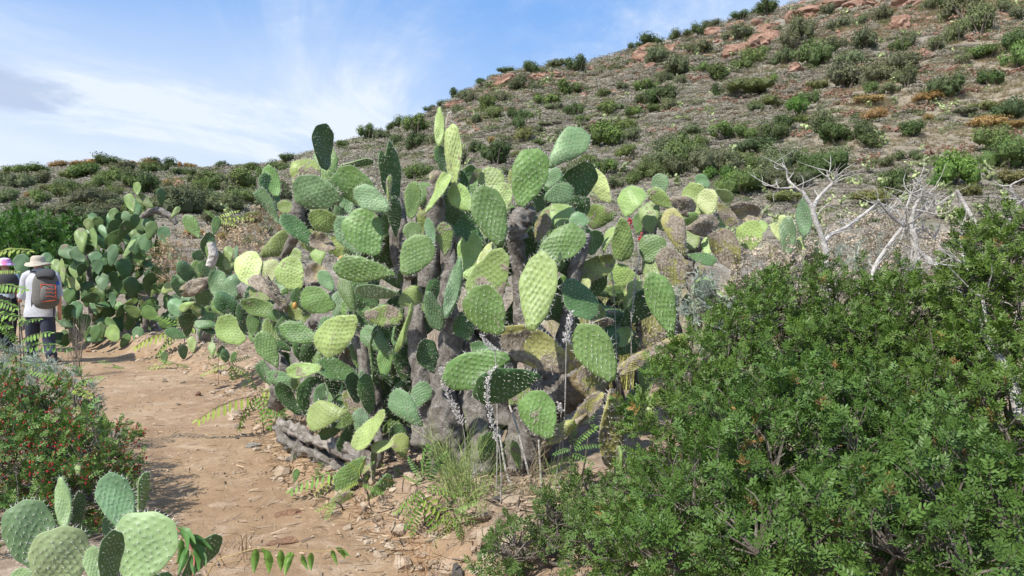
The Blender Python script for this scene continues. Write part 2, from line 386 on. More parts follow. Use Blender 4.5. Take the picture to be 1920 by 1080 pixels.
# ------------------------------------------------ ground: one sheet out to the horizon
def build_ground():
    r = np.concatenate([np.geomspace(.25, 3, 26)[:-1], np.geomspace(3, 14, 190)[:-1], np.geomspace(14, 200, 215)[:-1], np.geomspace(200, 3200, 34)])
    th = np.concatenate([np.linspace(-180, -42, 34)[:-1], np.linspace(-42, 42, 330), np.linspace(42, 180, 34)[1:-1]])*math.pi/180
    Rr, TH = np.meshgrid(r, th, indexing='ij'); x = Rr*np.sin(TH); y = Rr*np.cos(TH); z = ground(x, y, True)
    nr, nth = x.shape; V = np.stack([x, y, z], -1).reshape(-1, 3)
    i, j = np.meshgrid(np.arange(nr-1), np.arange(nth), indexing='ij'); j2 = (j+1) % nth
    q = np.stack([i*nth+j, i*nth+j2, (i+1)*nth+j2, (i+1)*nth+j], -1).reshape(-1, 4)
    c = len(V); V = np.vstack([V, [0, 0, gz(0, 0)]]); T = np.array([[c, (k+1) % nth, k] for k in range(nth)])
    q = q[:, ::-1]; T = T[:, ::-1]
    g = G().add(V, q, T); me = g.mesh('ground', M_GROUND, True)
    X, Y = V[:, 0], V[:, 1]; rho = np.hypot(X, Y)
    dp = np.abs(path_off(X, Y))/path_w(Y)
    pa = 1-sm(.95, 1.75, dp); pa = np.maximum(pa, .55*(1-sm(1.2, 3.2, dp)))
    fa = sm(11, 22, np.where(Y > 0, Y, rho))
    px = X/np.maximum(Y, 1)*F+960
    dry = sm(1250, 1750, px)*sm(.35, .55, fbm(X*.05, Y*.16, 71, 3)*.5+.62)*sm(38, 55, Y)*(1-sm(105, 125, Y))
    dry = np.maximum(dry, (1-sm(450, 700, px))*.25*sm(.1, .4, fbm(X*.08, Y*.1, 72, 3)))
    for nm, a in (('path', pa), ('far', fa), ('dry', dry)):
        at = me.attributes.new(nm, 'FLOAT', 'POINT'); at.data.foreach_set('value', a.astype(np.float32))
    tag(obj('ground', me), kind='structure')
build_ground()
# ------------------------------------------------ prickly pear pads
def pad_mesh(name, seed, narrow=.4, cup=0.0, wave=.02, notch=0, rings=27, seg=92, bumps=True, spines=True, thick=.029, shrivel=0):
    rs = np.random.RandomState(seed); jx, jz, ph0 = rs.uniform(-.05, .05, 3)
    def outline(a, b):                       # unit disk -> pad face (x across, z from 0 at the joint to 1 at the tip)
        t = (b+1)/2; wd = .335*(1-(narrow+.16)*(1-t)**1.45)*(1+.05*np.sin(t*5+seed))
        x = a*wd*(1+.0*b)+.05*np.sin(t*3)*jx*6*(t); z = t*1.0
        if notch:
            an = np.arctan2(a, b); z = z-np.exp(-((an-notch*.25)/.22)**2)*.20*np.hypot(a, b)**2
        an = np.arctan2(a, b); r = np.hypot(a, b); k = 1+.022*np.sin(an*5+seed)*r+.02*np.sin(an*9+2*seed)*r
        return x*k, .5+(z-.5)*k
    def bend(x, z, y):
        y = y+cup*((z-.45)**2*1.3)+cup*.6*(x**2*4)+wave*np.sin(z*6.1+seed)*np.sin(x*9+seed*1.7)+wave*1.5*np.sin(z*3+seed*.7)*(x*3)
        if shrivel: y = y+shrivel*fbm(x*7+seed, z*7, seed, 4)
        return y
    # areoles on a slanted lattice
    sp = .182; ar = []
    for i in range(-5, 6):
        for j in range(-8, 9):
            a = (i+.5*(j % 2))*sp*1.55; b = j*sp*.78+.03*i
            a += rs.normal(0, .02); b += rs.normal(0, .02)
            if math.hypot(a, b) < .93: ar.append((a, b))
    ar = np.array(ar); ax, az = outline(ar[:, 0], ar[:, 1])
    rr = 1-(1-np.linspace(0, 1, rings))**1.35; an = np.arange(seg)/seg*2*math.pi
    Rg, An = np.meshgrid(rr[1:], an, indexing='ij'); a = np.concatenate([[0], (Rg*np.sin(An)).ravel()]); b = np.concatenate([[0], (Rg*np.cos(An)).ravel()])
    x, z = outline(a, b); r = np.hypot(a, b)
    prof = np.sqrt(np.clip(1-r**3.2, 0, 1))*thick*(1+.5*np.exp(-(z/.16)**2))
    h = 0; av = np.full(len(a), .3)
    if bumps:
        d2 = (x[:, None]-ax)**2+(z[:, None]-az)**2; w = np.exp(-d2/(2*.0155**2)).sum(1); w2 = np.exp(-d2/(2*.0062**2)).sum(1)
        h = (.0055+.0075*((seed*37) % 10)/10)*w*(1-sm(.93, 1, r)); av = .3+.7*np.clip(w2, 0, 1)
    av = np.maximum(av, .25+.55*sm(.93, 1.0, r))
    nn = len(x); m = 1+(rings-1)*seg
    Vf = np.stack([x, bend(x, z, prof+h), z], 1); Vb = np.stack([x, bend(x, z, -prof-h), z], 1)
    i, j = np.meshgrid(np.arange(rings-2), np.arange(seg), indexing='ij')
    q = np.stack([1+i*seg+j, 1+i*seg+(j+1) % seg, 1+(i+1)*seg+(j+1) % seg, 1+(i+1)*seg+j], -1).reshape(-1, 4)
    tri = np.array([[0, 1+(k+1) % seg, 1+k] for k in range(seg)])
    g = G(); last = np.arange(m-seg, m)
    V = np.vstack([Vf, Vb]); mp = np.arange(2*nn); mp[nn+last] = last       # weld the rim
    Q = np.vstack([q, mp[q[:, ::-1]+nn]]); T = np.vstack([tri, mp[tri[:, ::-1]+nn]])
    V[last] = (Vf[last]+Vb[last])/2
    g.add(V, Q, T, np.concatenate([av, av])); me = g.mesh(name, M_PAD, True)
    if not spines: return me, None
    s = G()
    def spike(p, d, ln, rad):
        fr = frame(d, (0, 0, 1)); c = [p+(fr[:, 0]*math.cos(k)+fr[:, 1]*math.sin(k))*rad for k in (0, 2.09, 4.19)]
        s.add(np.array(c+[p+np.array(d)*ln]), None, [[0, 1, 3], [1, 2, 3], [2, 0, 3]])
    for (u, v), px_, pz_ in zip(ar, ax, az):
        rr_ = math.hypot(u, v); pt = math.sqrt(max(0, 1-rr_**3.2))*thick*(1+.5*math.exp(-(pz_/.16)**2))+.011
        for sd in (1, -1):
            y = float(bend(px_, pz_, sd*pt))
            for k in range(rs.choice([1, 2, 3])):
                d = np.array([px_*1.2, sd*1.0, (pz_-.5)*.8-.35])+rs.normal(0, .55, 3); d /= np.linalg.norm(d)
                spike(np.array([px_, y, pz_]), d, rs.uniform(.034, .066), .0026)
    for k in range(46):
        t = k/46*2*math.pi+rs.normal(0, .03); u, v = math.sin(t), math.cos(t)
        if v < -.93: continue
        ex, ez = outline(np.array(u), np.array(v)); y = float(bend(ex, ez, 0))
        for q_ in range(rs.choice([1, 2, 3])):
            d = np.array([ex*3, 0, (ez-.5)*1.6])+rs.normal(0, .42, 3); d /= np.linalg.norm(d)
            spike(np.array([float(ex), y, float(ez)]), d, rs.uniform(.035, .085), .0028)
    return me, s.mesh('spines', M_SPINE, False)
PADS = [pad_mesh('pad', 1, .42), pad_mesh('pad', 2, .30, .22), pad_mesh('pad', 3, .55, -.20, .03), pad_mesh('pad', 4, .22, .05, .035),
        pad_mesh('pad', 5, .48, .30, .045), pad_mesh('pad', 6, .35, -.35, .04), pad_mesh('pad', 7, .62, .1, .02)]
PAD_NOTCH = pad_mesh('pad', 8, .3, .1, .03, notch=1.2)
PAD_NARROW = pad_mesh('pad', 9, .12, .15, .03, thick=.05)
PAD_OLD = [pad_mesh('pad', 10, .3, .35, .06, thick=.04, shrivel=.045), pad_mesh('pad', 11, .38, -.3, .05, thick=.045, shrivel=.04, notch=-1.5)]
FARP = [pad_mesh('pad', 21+k, .42, [.1, -.2, .25][k], .03, rings=14, seg=44, spines=False)[0] for k in range(3)]

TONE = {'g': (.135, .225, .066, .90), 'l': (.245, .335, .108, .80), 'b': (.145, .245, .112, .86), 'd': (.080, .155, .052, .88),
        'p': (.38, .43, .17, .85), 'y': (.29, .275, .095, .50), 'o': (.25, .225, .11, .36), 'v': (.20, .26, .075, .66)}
def place_pad(root, bx, by, tx, ty, w, d, tone='g', lean=None, yaw=None, near=True, rs=RS, var=None, tw=None):
    Bp = P(bx, by, d); Tp = P(tx, ty, d); Lr = np.linalg.norm(Tp-Bp)
    if lean is None: lean = {'l': .30, 'p': .35, 'd': -.12, 'g': .14, 'b': .2, 'y': .1, 'o': .1, 'v': .1}[tone]+rs.uniform(-.08, .08)
    # tip farther (positive lean) keeps its place in the picture
    Tp = P(tx+(tx-bx)*.04, ty+(ty-by)*.04, d+lean*Lr); Z = Tp-Bp; Lt = np.linalg.norm(Z); Z /= Lt
    V = np.array([0, 0, CAMZ])-Bp; V /= np.linalg.norm(V); N = V-Z*np.dot(V, Z); N /= np.linalg.norm(N)
    wa = w/F*d; full = .60*Lt
    if yaw is None:
        ratio = wa/full
        if ratio < .62: yaw = min(math.acos(max(ratio, .12)), R(42))*(1 if tone in 'lpb' else -1)
        else: yaw = {'l': R(16), 'p': R(18), 'd': R(-34), 'g': R(4), 'b': R(8), 'y': R(5), 'o': R(-8), 'v': R(-6)}[tone]+rs.uniform(-.15, .15)
    wt = min(max(wa/max(math.cos(yaw), .15), .1*Lt), .95*Lt)
    # positive yaw turns the face to the left, towards the sun
    X = np.cross(N, Z); a = yaw
    N2 = N*math.cos(a)+np.array(X)*math.sin(a)*(-1 if X[0] > 0 else 1)
    N2 /= np.linalg.norm(N2); X2 = np.cross(N2, Z)
    if wa < .34*Lt*.60 and wt < .45*Lt: wt = max(wt, wa)
    k = rs.randint(7) if var is None else var
    ms = (PADS[k] if k < 7 else PAD_NOTCH if k == 7 else PAD_NARROW)
    if tone == 'o' and var is None: ms = PAD_OLD[rs.randint(2)]
    if w < .30*math.hypot(tx-bx, ty-by) and var is None and near: ms = PAD_NARROW
    if not near: ms = (FARP[rs.randint(3)], None)
    c = np.array(TONE[tone]); c[:3] *= rs.uniform(.76, 1.18); c[3] *= rs.uniform(.82, 1.06); c[:3] *= 1+rs.uniform(-.06, .06, 3)
    M = Matrix([[X2[0]*wt/.60, N2[0]*Lt, Z[0]*Lt, Bp[0]-root.location[0]], [X2[1]*wt/.60, N2[1]*Lt, Z[1]*Lt, Bp[1]-root.location[1]],
                [X2[2]*wt/.60, N2[2]*Lt, Z[2]*Lt, Bp[2]-root.location[2]], [0, 0, 0, 1]])
    o = obj('pad', ms[0], root, c); o.matrix_basis = M
    if ms[1] is not None and near:
        s = obj('spines', ms[1], o); s['kind'] = 'stuff'
    return o
def stem(root, pts, seg=16, mat=None, noise=.22, flat=1.0, name='trunk', label=None):
    """pts: (px, py, radius in px, depth)"""
    g = G(); W3 = [P(a, b, d) for a, b, r_, d in pts]; rd = [r_/F*d for a, b, r_, d in pts]
    tube(g, W3, rd, seg+6, n=9*len(pts), noise=noise*1.25, flat=flat, freq=5, nseed=RS.randint(40))
    return part(name, g, mat or M_BARK, root, True, label=label)

# ---- the large prickly pear in the middle
def base_d(px): return float(np.interp(px, [400, 460, 540, 640, 800, 1300], [7.4, 6.9, 6.0, 5.15, 4.75, 4.75]))
c0, _ = hit(860, 915)
BIG = thing('prickly_pear', 'huge tangled prickly pear filling the middle of the picture beside the dirt path', 'cactus', c0)
MAIN = [
 # bx, by, tx, ty, width, depth offset, tone [, variant]
 (608,320,600,236,42,.2,'d'),(596,346,556,298,56,.35,'v'),(550,345,573,300,13,.1,'l'),(643,372,552,352,64,-.1,'b'),(635,312,697,300,15,.2,'g'),
 (724,395,636,325,64,.1,'g'),(731,396,668,356,49,-.15,'b'),(738,385,724,270,46,.15,'d',7),(742,445,738,372,30,.1,'d'),(728,388,728,332,10,-.1,'v'),
 (770,412,776,345,33,.0,'g'),(788,388,796,342,36,.2,'g'),(800,400,843,332,27,-.1,'l'),(708,478,664,398,74,-.1,'g'),(680,480,636,410,52,.0,'b'),
 (643,415,582,412,44,.15,'l'),(556,396,522,383,27,.2,'v'),(486,482,550,445,48,.1,'v'),(600,498,594,465,36,.1,'l'),(757,516,799,446,68,-.3,'g',0),
 (776,456,771,418,42,-.1,'g'),(812,462,803,412,21,-.15,'b'),(835,482,832,420,38,-.1,'v'),(743,514,632,500,58,-.35,'g',6),(940,463,903,354,72,-.3,'g',0),
 (886,394,846,352,46,-.05,'l'),(926,388,918,318,60,.1,'l'),(946,400,938,345,42,.05,'l'),(880,345,901,318,17,.25,'v'),(976,388,1006,283,68,-.1,'g',3),
 (1029,313,1096,244,64,-.1,'b',2),(1016,374,1072,356,46,.1,'b'),(1026,352,1042,315,32,.25,'b'),(1000,402,1012,362,44,.1,'d'),(984,442,996,372,20,-.05,'l'),
 (902,470,832,395,72,.3,'d'),(860,440,846,395,52,.4,'d'),(1040,427,1060,382,56,.15,'l'),(1080,434,1088,398,36,.0,'b'),(1006,490,1091,434,62,-.2,'g',3),
 (1005,456,1024,404,34,.1,'y'),(946,466,898,568,80,-.4,'l',1),(940,626,888,544,76,-.55,'g',3),(998,622,1017,479,78,-.6,'l',0),(1048,500,1050,472,9,-.5,'g'),
 (875,526,885,440,48,.1,'l',7),(895,502,926,455,15,-.2,'p'),(838,600,865,490,20,-.2,'b'),(800,545,824,616,38,-.2,'b'),(806,576,815,524,24,-.1,'d'),
 (776,568,749,656,12,-.5,'l',8),(748,570,790,545,40,-.25,'v'),(957,667,836,712,76,-.5,'g',0),(1014,703,892,734,74,-.7,'d',6),(1078,692,948,624,76,-.3,'y',1),
 (1032,822,994,738,70,-.75,'g',3),(936,662,885,648,27,-.2,'b'),(1151,716,1089,614,80,-.7,'g',0),(1147,728,1146,872,52,-.75,'y',3),(1164,834,1164,928,23,-.8,'l',8),
 (1060,524,1106,596,60,-.05,'d',1),(1098,552,1100,524,20,.1,'p'),(1130,474,1145,425,20,.5,'l'),(1105,478,1119,434,34,.3,'d'),(1160,652,1175,616,34,.5,'l'),
 (1085,615,1146,600,18,.2,'y'),(975,882,962,828,22,-.2,'v'),(1131,746,1090,690,34,-.4,'y'),(1211,744,1212,679,38,.3,'l'),(1214,800,1208,743,42,.25,'l'),
 (1263,768,1222,740,26,.2,'l'),(1181,802,1186,734,20,.3,'b'),(1262,634,1224,517,64,.0,'g',6),
 (1108,380,1150,322,0,0,'x'),
 (472,536,462,475,52,-.2,'p',3),(541,580,481,510,34,-.1,'o'),(564,541,530,490,56,.1,'l'),(410,566,407,510,36,.1,'b'),(424,565,446,518,40,.05,'b'),
 (439,592,414,547,38,-.2,'d'),(462,640,412,604,54,-.1,'l'),(461,628,455,568,25,-.2,'d'),(475,633,474,589,28,-.3,'g'),(521,690,487,627,46,-.3,'g'),
 (524,602,508,584,22,-.1,'g'),(599,640,528,613,44,-.2,'g'),(670,596,597,652,62,-.4,'l',3),(629,576,567,553,50,-.2,'g'),(626,546,600,510,28,-.3,'b'),
 (668,592,640,522,30,-.3,'g'),(749,550,671,545,30,-.3,'b'),(682,590,751,594,46,-.2,'v'),(620,515,575,512,40,.1,'o'),(550,692,565,655,30,.1,'b'),
 (606,690,543,698,31,-.3,'l'),(506,530,508,488,36,.2,'p'),(630,470,586,445,34,.2,'o'),(634,702,667,652,40,.1,'o'),(736,712,738,655,36,.2,'v'),
 (702,722,701,622,25,.1,'d'),(649,772,574,780,60,-.2,'l',2),(791,800,734,738,52,-.35,'b',2),(726,770,671,838,36,-.3,'l'),(741,830,700,842,23,-.25,'l'),
 (650,802,645,848,36,-.1,'d'),(639,805,600,815,25,-.1,'d'),(687,854,634,916,48,-.2,'g',6),(661,922,614,960,32,-.3,'v'),(729,888,704,972,52,-.25,'g',3),
 (695,776,682,704,27,-.1,'d'),(670,756,654,702,28,-.1,'d'),(690,800,668,770,28,-.2,'b'),(698,904,700,842,13,-.2,'v'),(590,756,612,722,30,0,'b'),
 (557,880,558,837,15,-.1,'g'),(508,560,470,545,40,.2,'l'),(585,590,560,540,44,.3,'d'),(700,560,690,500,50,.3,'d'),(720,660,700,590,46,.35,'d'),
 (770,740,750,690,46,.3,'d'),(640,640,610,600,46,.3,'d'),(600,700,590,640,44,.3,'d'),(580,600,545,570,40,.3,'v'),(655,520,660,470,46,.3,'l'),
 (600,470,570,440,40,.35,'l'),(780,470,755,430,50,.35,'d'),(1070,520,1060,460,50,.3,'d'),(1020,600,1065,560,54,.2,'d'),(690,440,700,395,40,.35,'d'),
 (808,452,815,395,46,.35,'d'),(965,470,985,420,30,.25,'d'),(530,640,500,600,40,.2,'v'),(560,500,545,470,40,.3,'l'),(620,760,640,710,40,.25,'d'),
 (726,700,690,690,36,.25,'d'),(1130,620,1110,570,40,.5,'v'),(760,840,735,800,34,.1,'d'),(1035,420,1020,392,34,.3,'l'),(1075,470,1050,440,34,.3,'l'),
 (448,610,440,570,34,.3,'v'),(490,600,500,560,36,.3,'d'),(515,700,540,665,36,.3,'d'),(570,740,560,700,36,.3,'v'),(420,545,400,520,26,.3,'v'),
 (832,345,827,300,10,0,'x'),(838,330,822,274,30,.1,'d',0),(825,276,826,206,15,.05,'l',8),(843,330,838,218,13,.22,'o',8),(815,352,822,320,32,.1,'o')]
cB, _ = hit(520, 800)
FLANK = thing('prickly_pear', 'prickly pear leaning over the path edge, joined to the left side of the huge one', 'cactus', cB)
for a in MAIN:
    if a[6] == 'x': continue
    place_pad(FLANK if a[0] < 612 and a[1] > 425 else BIG, *a[:5], base_d(a[0])+a[5], a[6], var=a[7] if len(a) > 7 else None)
place_pad(BIG, 853, 352, 848, 237, 35, base_d(850)+.0, 'p', lean=.10, yaw=R(14), var=3)
# branches and old trunks
B = lambda pts, off=0, **k: stem(BIG, [(x, y, r, base_d(x)+off+o) for x, y, r, o in pts], **k)
B([(862,935,50,0),(845,850,38,.05),(832,780,33,.05),(828,720,25,.1),(846,650,23,.1),(838,560,17,.1),(842,500,15,.15),(835,440,13,.2)], noise=.3, seg=18)
B([(800,830,28,.1),(795,740,20,.1),(786,670,20,.1),(778,600,17,.1),(765,540,15,.2),(745,480,12,.2),(738,420,9,.2)], noise=.3)
B([(905,960,42,.0),(900,880,32,.0),(905,820,28,.05),(880,740,26,.15),(872,650,24,.2),(850,590,16,.2)], noise=.35, seg=18)
B([(985,940,38,.15),(985,860,40,.1),(1010,780,46,.1),(1030,720,42,.1),(1010,660,34,.15),(985,590,22,.2),(975,500,15,.2),(962,430,13,.1),(968,392,10,.1)], noise=.4, seg=20)
B([(1000,760,40,.1),(1060,730,38,0),(1100,700,26,-.1),(1085,650,18,0)], noise=.3)
B([(930,800,40,.2),(940,700,34,.3),(930,640,26,.3),(900,600,18,.3)], noise=.3)
B([(1048,700,24,.2),(1065,600,14,.2),(1075,520,13,.2),(1088,480,12,.2),(1100,440,9,.25)])
B([(975,450,16,-.1),(968,420,19,-.1),(985,400,18,-.05),(975,385,12,-.05)], noise=.5, label='flaking grey bark')
B([(1018,830,8,-.7),(1058,808,10,-.65),(1094,778,10,-.6),(1120,742,10,-.5),(1142,702,12,-.45),(1166,690,10,-.4),(1205,664,8,-.3),(1283,636,6,-.1)], mat=M_BARKY, noise=.4, seg=14, flat=.7, label='bent ochre arm with a corky edge')
for q in ((1016,834,1078,793,30,-.72),(1068,805,1126,738,32,-.62),(1150,706,1214,664,26,-.44),(1204,668,1290,632,24,-.3),(1128,748,1090,690,40,-.5),(1100,700,1072,640,40,-.4)):
    place_pad(BIG, *q[:5], base_d(q[0])+q[5], 'y', yaw=R(-8), lean=.05, var=[1, 3, 5, 2, 3, 1][q[0] % 6])
B([(1085,700,24,-.4),(1110,730,20,-.45),(1126,742,14,-.5)], mat=M_BARKY, noise=.2)
B([(528,486,6,0),(548,452,9,.05),(558,430,13,.05),(560,400,14,.05),(563,372,12,.05)], noise=.35)
B([(640,860,22,.2),(690,820,22,.2),(700,760,18,.2),(690,700,14,.2),(672,640,12,.2),(650,580,12,.3),(610,540,12,.3)], noise=.35)
B([(690,900,9,.0),(712,850,9,0),(700,780,8,.1),(686,680,7,0),(682,640,6,0)])
B([(520,760,16,.3),(528,700,16,.2),(505,650,16,.2),(520,590,14,.1),(545,560,12,.1)], noise=.35)
B([(600,800,18,.2),(585,730,16,.2),(560,660,15,.2),(600,600,14,.2),(640,620,12,.2)], noise=.35)
B([(524,790,7,0),(556,806,12,-.05),(590,826,10,-.1),(640,840,13,-.1),(700,870,15,0)], noise=.8, mat=M_LOG, label='bleached grey log lying on the bank')
B([(520,800,8,.05),(540,830,13,.0),(580,842,12,0),(620,865,14,0),(660,880,12,.05)], noise=.8)
B([(590,872,9,0),(600,850,10,0),(604,835,8,0)], noise=.6)
B([(515,915,14,-.1),(540,890,22,-.05),(560,862,18,0),(575,830,18,.05)], noise=.45)
B([(722,300,12,.4),(742,370,12,.3),(758,450,12,.2),(770,520,12,.1)], noise=.2)
B([(1010,1000,1.6,-.4),(1017,950,2.1,-.4),(1014,890,2.2,-.38),(1010,825,1.8,-.4)], mat=M_DEADW, name='dry_stalk', seg=6, noise=0)
B([(975,975,1.7,-.4),(966,930,2.1,-.4),(948,880,2.1,-.35),(935,800,1.8,-.3)], mat=M_DEADW, name='dry_stalk', seg=6, noise=0)
B([(1004,935,1.8,-.2),(992,890,2.2,-.3),(972,810,2.2,-.3),(955,760,1.8,-.2)], mat=M_DEADW, name='dry_stalk', seg=6, noise=0)
B([(815,350,16,.1),(818,400,18,.15),(812,460,18,.2),(800,540,18,.2)], noise=.3)
for q in ((590,540,560,500),(650,660,640,600),(470,560,455,540),(920,600,912,560)):
    B([(q[0],q[1],16,.3),((q[0]+q[2])/2+6,(q[1]+q[3])/2,14,.3),(q[2],q[3],12,.3)], noise=.3)
B([(1165,840,7,-.4),(1158,900,8,-.4),(1152,960,8,-.3),(1150,1010,10,-.2)], noise=.3)
# ripe fruit seen on the left side
for fx, fy in ((553,573),(640,487)):
    g = G(); V, T = ICO2; p = P(fx, fy, base_d(fx)-.25); g.add(V*np.array([.02, .02, .03])*.95+p, None, T)
    part('fruit', g, plain('fruit_skin', (.50, .28, .08), .5, .2) if fx == 553 else bpy.data.materials['fruit_skin'], BIG, True)
# deep interior: filler pads added to close gaps, many toned dark for inner shade
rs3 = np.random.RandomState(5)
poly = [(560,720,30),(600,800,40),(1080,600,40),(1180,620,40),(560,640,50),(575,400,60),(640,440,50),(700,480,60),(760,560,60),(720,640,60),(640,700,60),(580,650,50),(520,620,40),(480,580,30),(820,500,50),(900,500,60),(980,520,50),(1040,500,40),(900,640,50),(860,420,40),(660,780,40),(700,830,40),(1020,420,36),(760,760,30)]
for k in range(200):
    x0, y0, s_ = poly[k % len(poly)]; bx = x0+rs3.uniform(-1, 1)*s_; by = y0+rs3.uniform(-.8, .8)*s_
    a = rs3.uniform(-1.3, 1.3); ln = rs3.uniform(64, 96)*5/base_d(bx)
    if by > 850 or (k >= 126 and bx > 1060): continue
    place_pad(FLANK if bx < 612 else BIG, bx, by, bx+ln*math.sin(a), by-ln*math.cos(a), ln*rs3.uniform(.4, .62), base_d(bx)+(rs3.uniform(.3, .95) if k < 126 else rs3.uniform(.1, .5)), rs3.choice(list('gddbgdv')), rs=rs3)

rs7 = np.random.RandomState(44)
for k in range(26):
    bx, by = rs7.uniform(600, 765), rs7.uniform(610, 860); a = rs7.uniform(-1.2, 1.2); ln = rs7.uniform(58, 84)
    if 0 < (by-860+ (765-bx)*.35): continue
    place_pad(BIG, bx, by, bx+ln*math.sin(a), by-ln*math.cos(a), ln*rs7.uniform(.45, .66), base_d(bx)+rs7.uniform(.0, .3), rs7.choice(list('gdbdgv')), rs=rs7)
for q in ((812,700,790,640,40,-.1,'d'),(905,870,925,815,42,-.15,'d'),(770,770,800,720,44,-.1,'b'),(880,640,860,590,44,-.1,'d'),(955,760,985,715,40,-.15,'v'),(815,600,800,560,36,-.1,'g'),(760,860,745,815,40,0,'v')):
    place_pad(BIG, *q[:5], base_d(q[0])+q[5], q[6])
# ---- browning prickly pear behind on the right
c1, _ = hit(1290, 640)
c1 = np.array([P(1280, 640, 5.9)[0], 5.9, gz(P(1280, 640, 5.9)[0], 5.9)])
OLD = thing('prickly_pear', 'browning old prickly pear with shrivelled grey pads right of the huge one', 'cactus', c1)
for a in [(1145,380,1107,322,38,0,'p',3),(1157,402,1099,408,52,-.1,'v'),(1174,404,1190,347,54,-.1,'o'),(1168,408,1166,487,40,-.2,'o'),(1240,372,1236,328,38,.3,'b'),
 (1330,352,1307,330,24,.2,'b'),(1320,402,1292,350,52,.2,'l'),(1332,404,1322,357,44,.1,'p'),(1268,392,1218,358,34,0,'o'),(1256,372,1304,396,38,-.05,'o'),
 (1344,380,1376,420,27,-.1,'y'),(1342,354,1372,374,26,.1,'o'),(1366,384,1422,406,36,.1,'o'),(1288,430,1350,420,42,-.1,'o'),(1284,482,1254,394,46,-.2,'y'),
 (1386,514,1345,434,56,-.2,'y'),(1413,470,1401,417,53,0,'l',3),(1280,542,1244,468,48,-.2,'y'),(1214,492,1230,442,56,-.1,'g'),(1206,532,1144,508,48,-.1,'l'),
 (1226,540,1218,480,36,-.15,'l'),(1112,552,1213,541,15,-.1,'l'),(1288,478,1341,490,26,-.2,'d'),(1325,480,1330,444,28,.1,'l'),(1220,440,1215,380,44,.1,'o'),
 (1385,568,1384,518,42,0,'y'),(1300,470,1290,430,44,.2,'o'),(1255,440,1240,400,44,.2,'o'),(1320,520,1310,500,24,-.1,'y'),(1360,470,1350,430,44,.25,'o'),
 (1340,450,1360,400,40,.2,'o'),(1400,440,1430,415,36,.25,'o'),(1290,600,1300,555,40,.1,'o'),(1255,600,1250,550,44,.1,'v'),(1185,560,1175,530,40,.3,'g'),
 (1310,420,1280,400,40,.2,'g'),(1195,440,1205,400,36,.25,'g'),(1300,560,1330,520,40,.1,'o'),(1262,520,1290,490,40,.2,'o'),(1330,590,1345,545,36,.1,'o')]:
    if a[6] == 'o' and int(a[0]+a[3]) % 5 < 2: a = a[:6]+('v' if int(a[0]) % 2 else 'l',)
    place_pad(OLD, *a[:5], 5.9+a[5], a[6], var=a[7] if len(a) > 7 else None)
for pts in ([(1270,660,22,.1),(1255,580,22,.1),(1232,500,22,.1),(1218,430,20,.1),(1228,375,15,.15)],[(1300,640,20,.1),(1310,560,18,.1),(1290,500,18,.2),(1330,430,16,.2),(1360,390,12,.2)],
            [(1385,560,12,.2),(1380,500,12,.2),(1395,450,11,.2),(1375,400,10,.2)],[(1150,560,9,.2),(1180,520,10,.1),(1215,500,12,0)],[(1340,640,15,.1),(1360,590,14,.1),(1380,560,10,.1)]):
    stem(OLD, [(x, y, r*.62, 6.0+o) for x, y, r, o in pts], noise=.5)
# ---- small pads by the dead branch
c2 = np.array([P(1495, 470, 7)[0], 7, gz(P(1495, 470, 7)[0], 7)])
SM = thing('prickly_pear', 'small prickly pear with one tall blue-green pad beside the forked dead branch', 'cactus', c2)
for a in [(1482,458,1462,408,46,.1,'p',7),(1477,480,1476,411,30,-.1,'b',8),(1511,446,1508,376,26,-.1,'b',8),(1500,492,1499,444,24,0,'l'),(1528,488,1528,450,26,0,'p'),(1560,512,1548,474,30,0,'y'),
          (1450,500,1440,455,34,.1,'o'),(1520,520,1510,480,34,.1,'y'),(1480,530,1485,478,36,.1,'y'),(1505,575,1500,525,36,.1,'v')]:
    place_pad(SM, *a[:5], 7+a[5], a[6], var=a[7] if len(a) > 7 else None)
stem(SM, [(1500,640,12,7),(1495,560,11,7.05),(1490,500,9,7.1),(1500,450,7,7.1)])

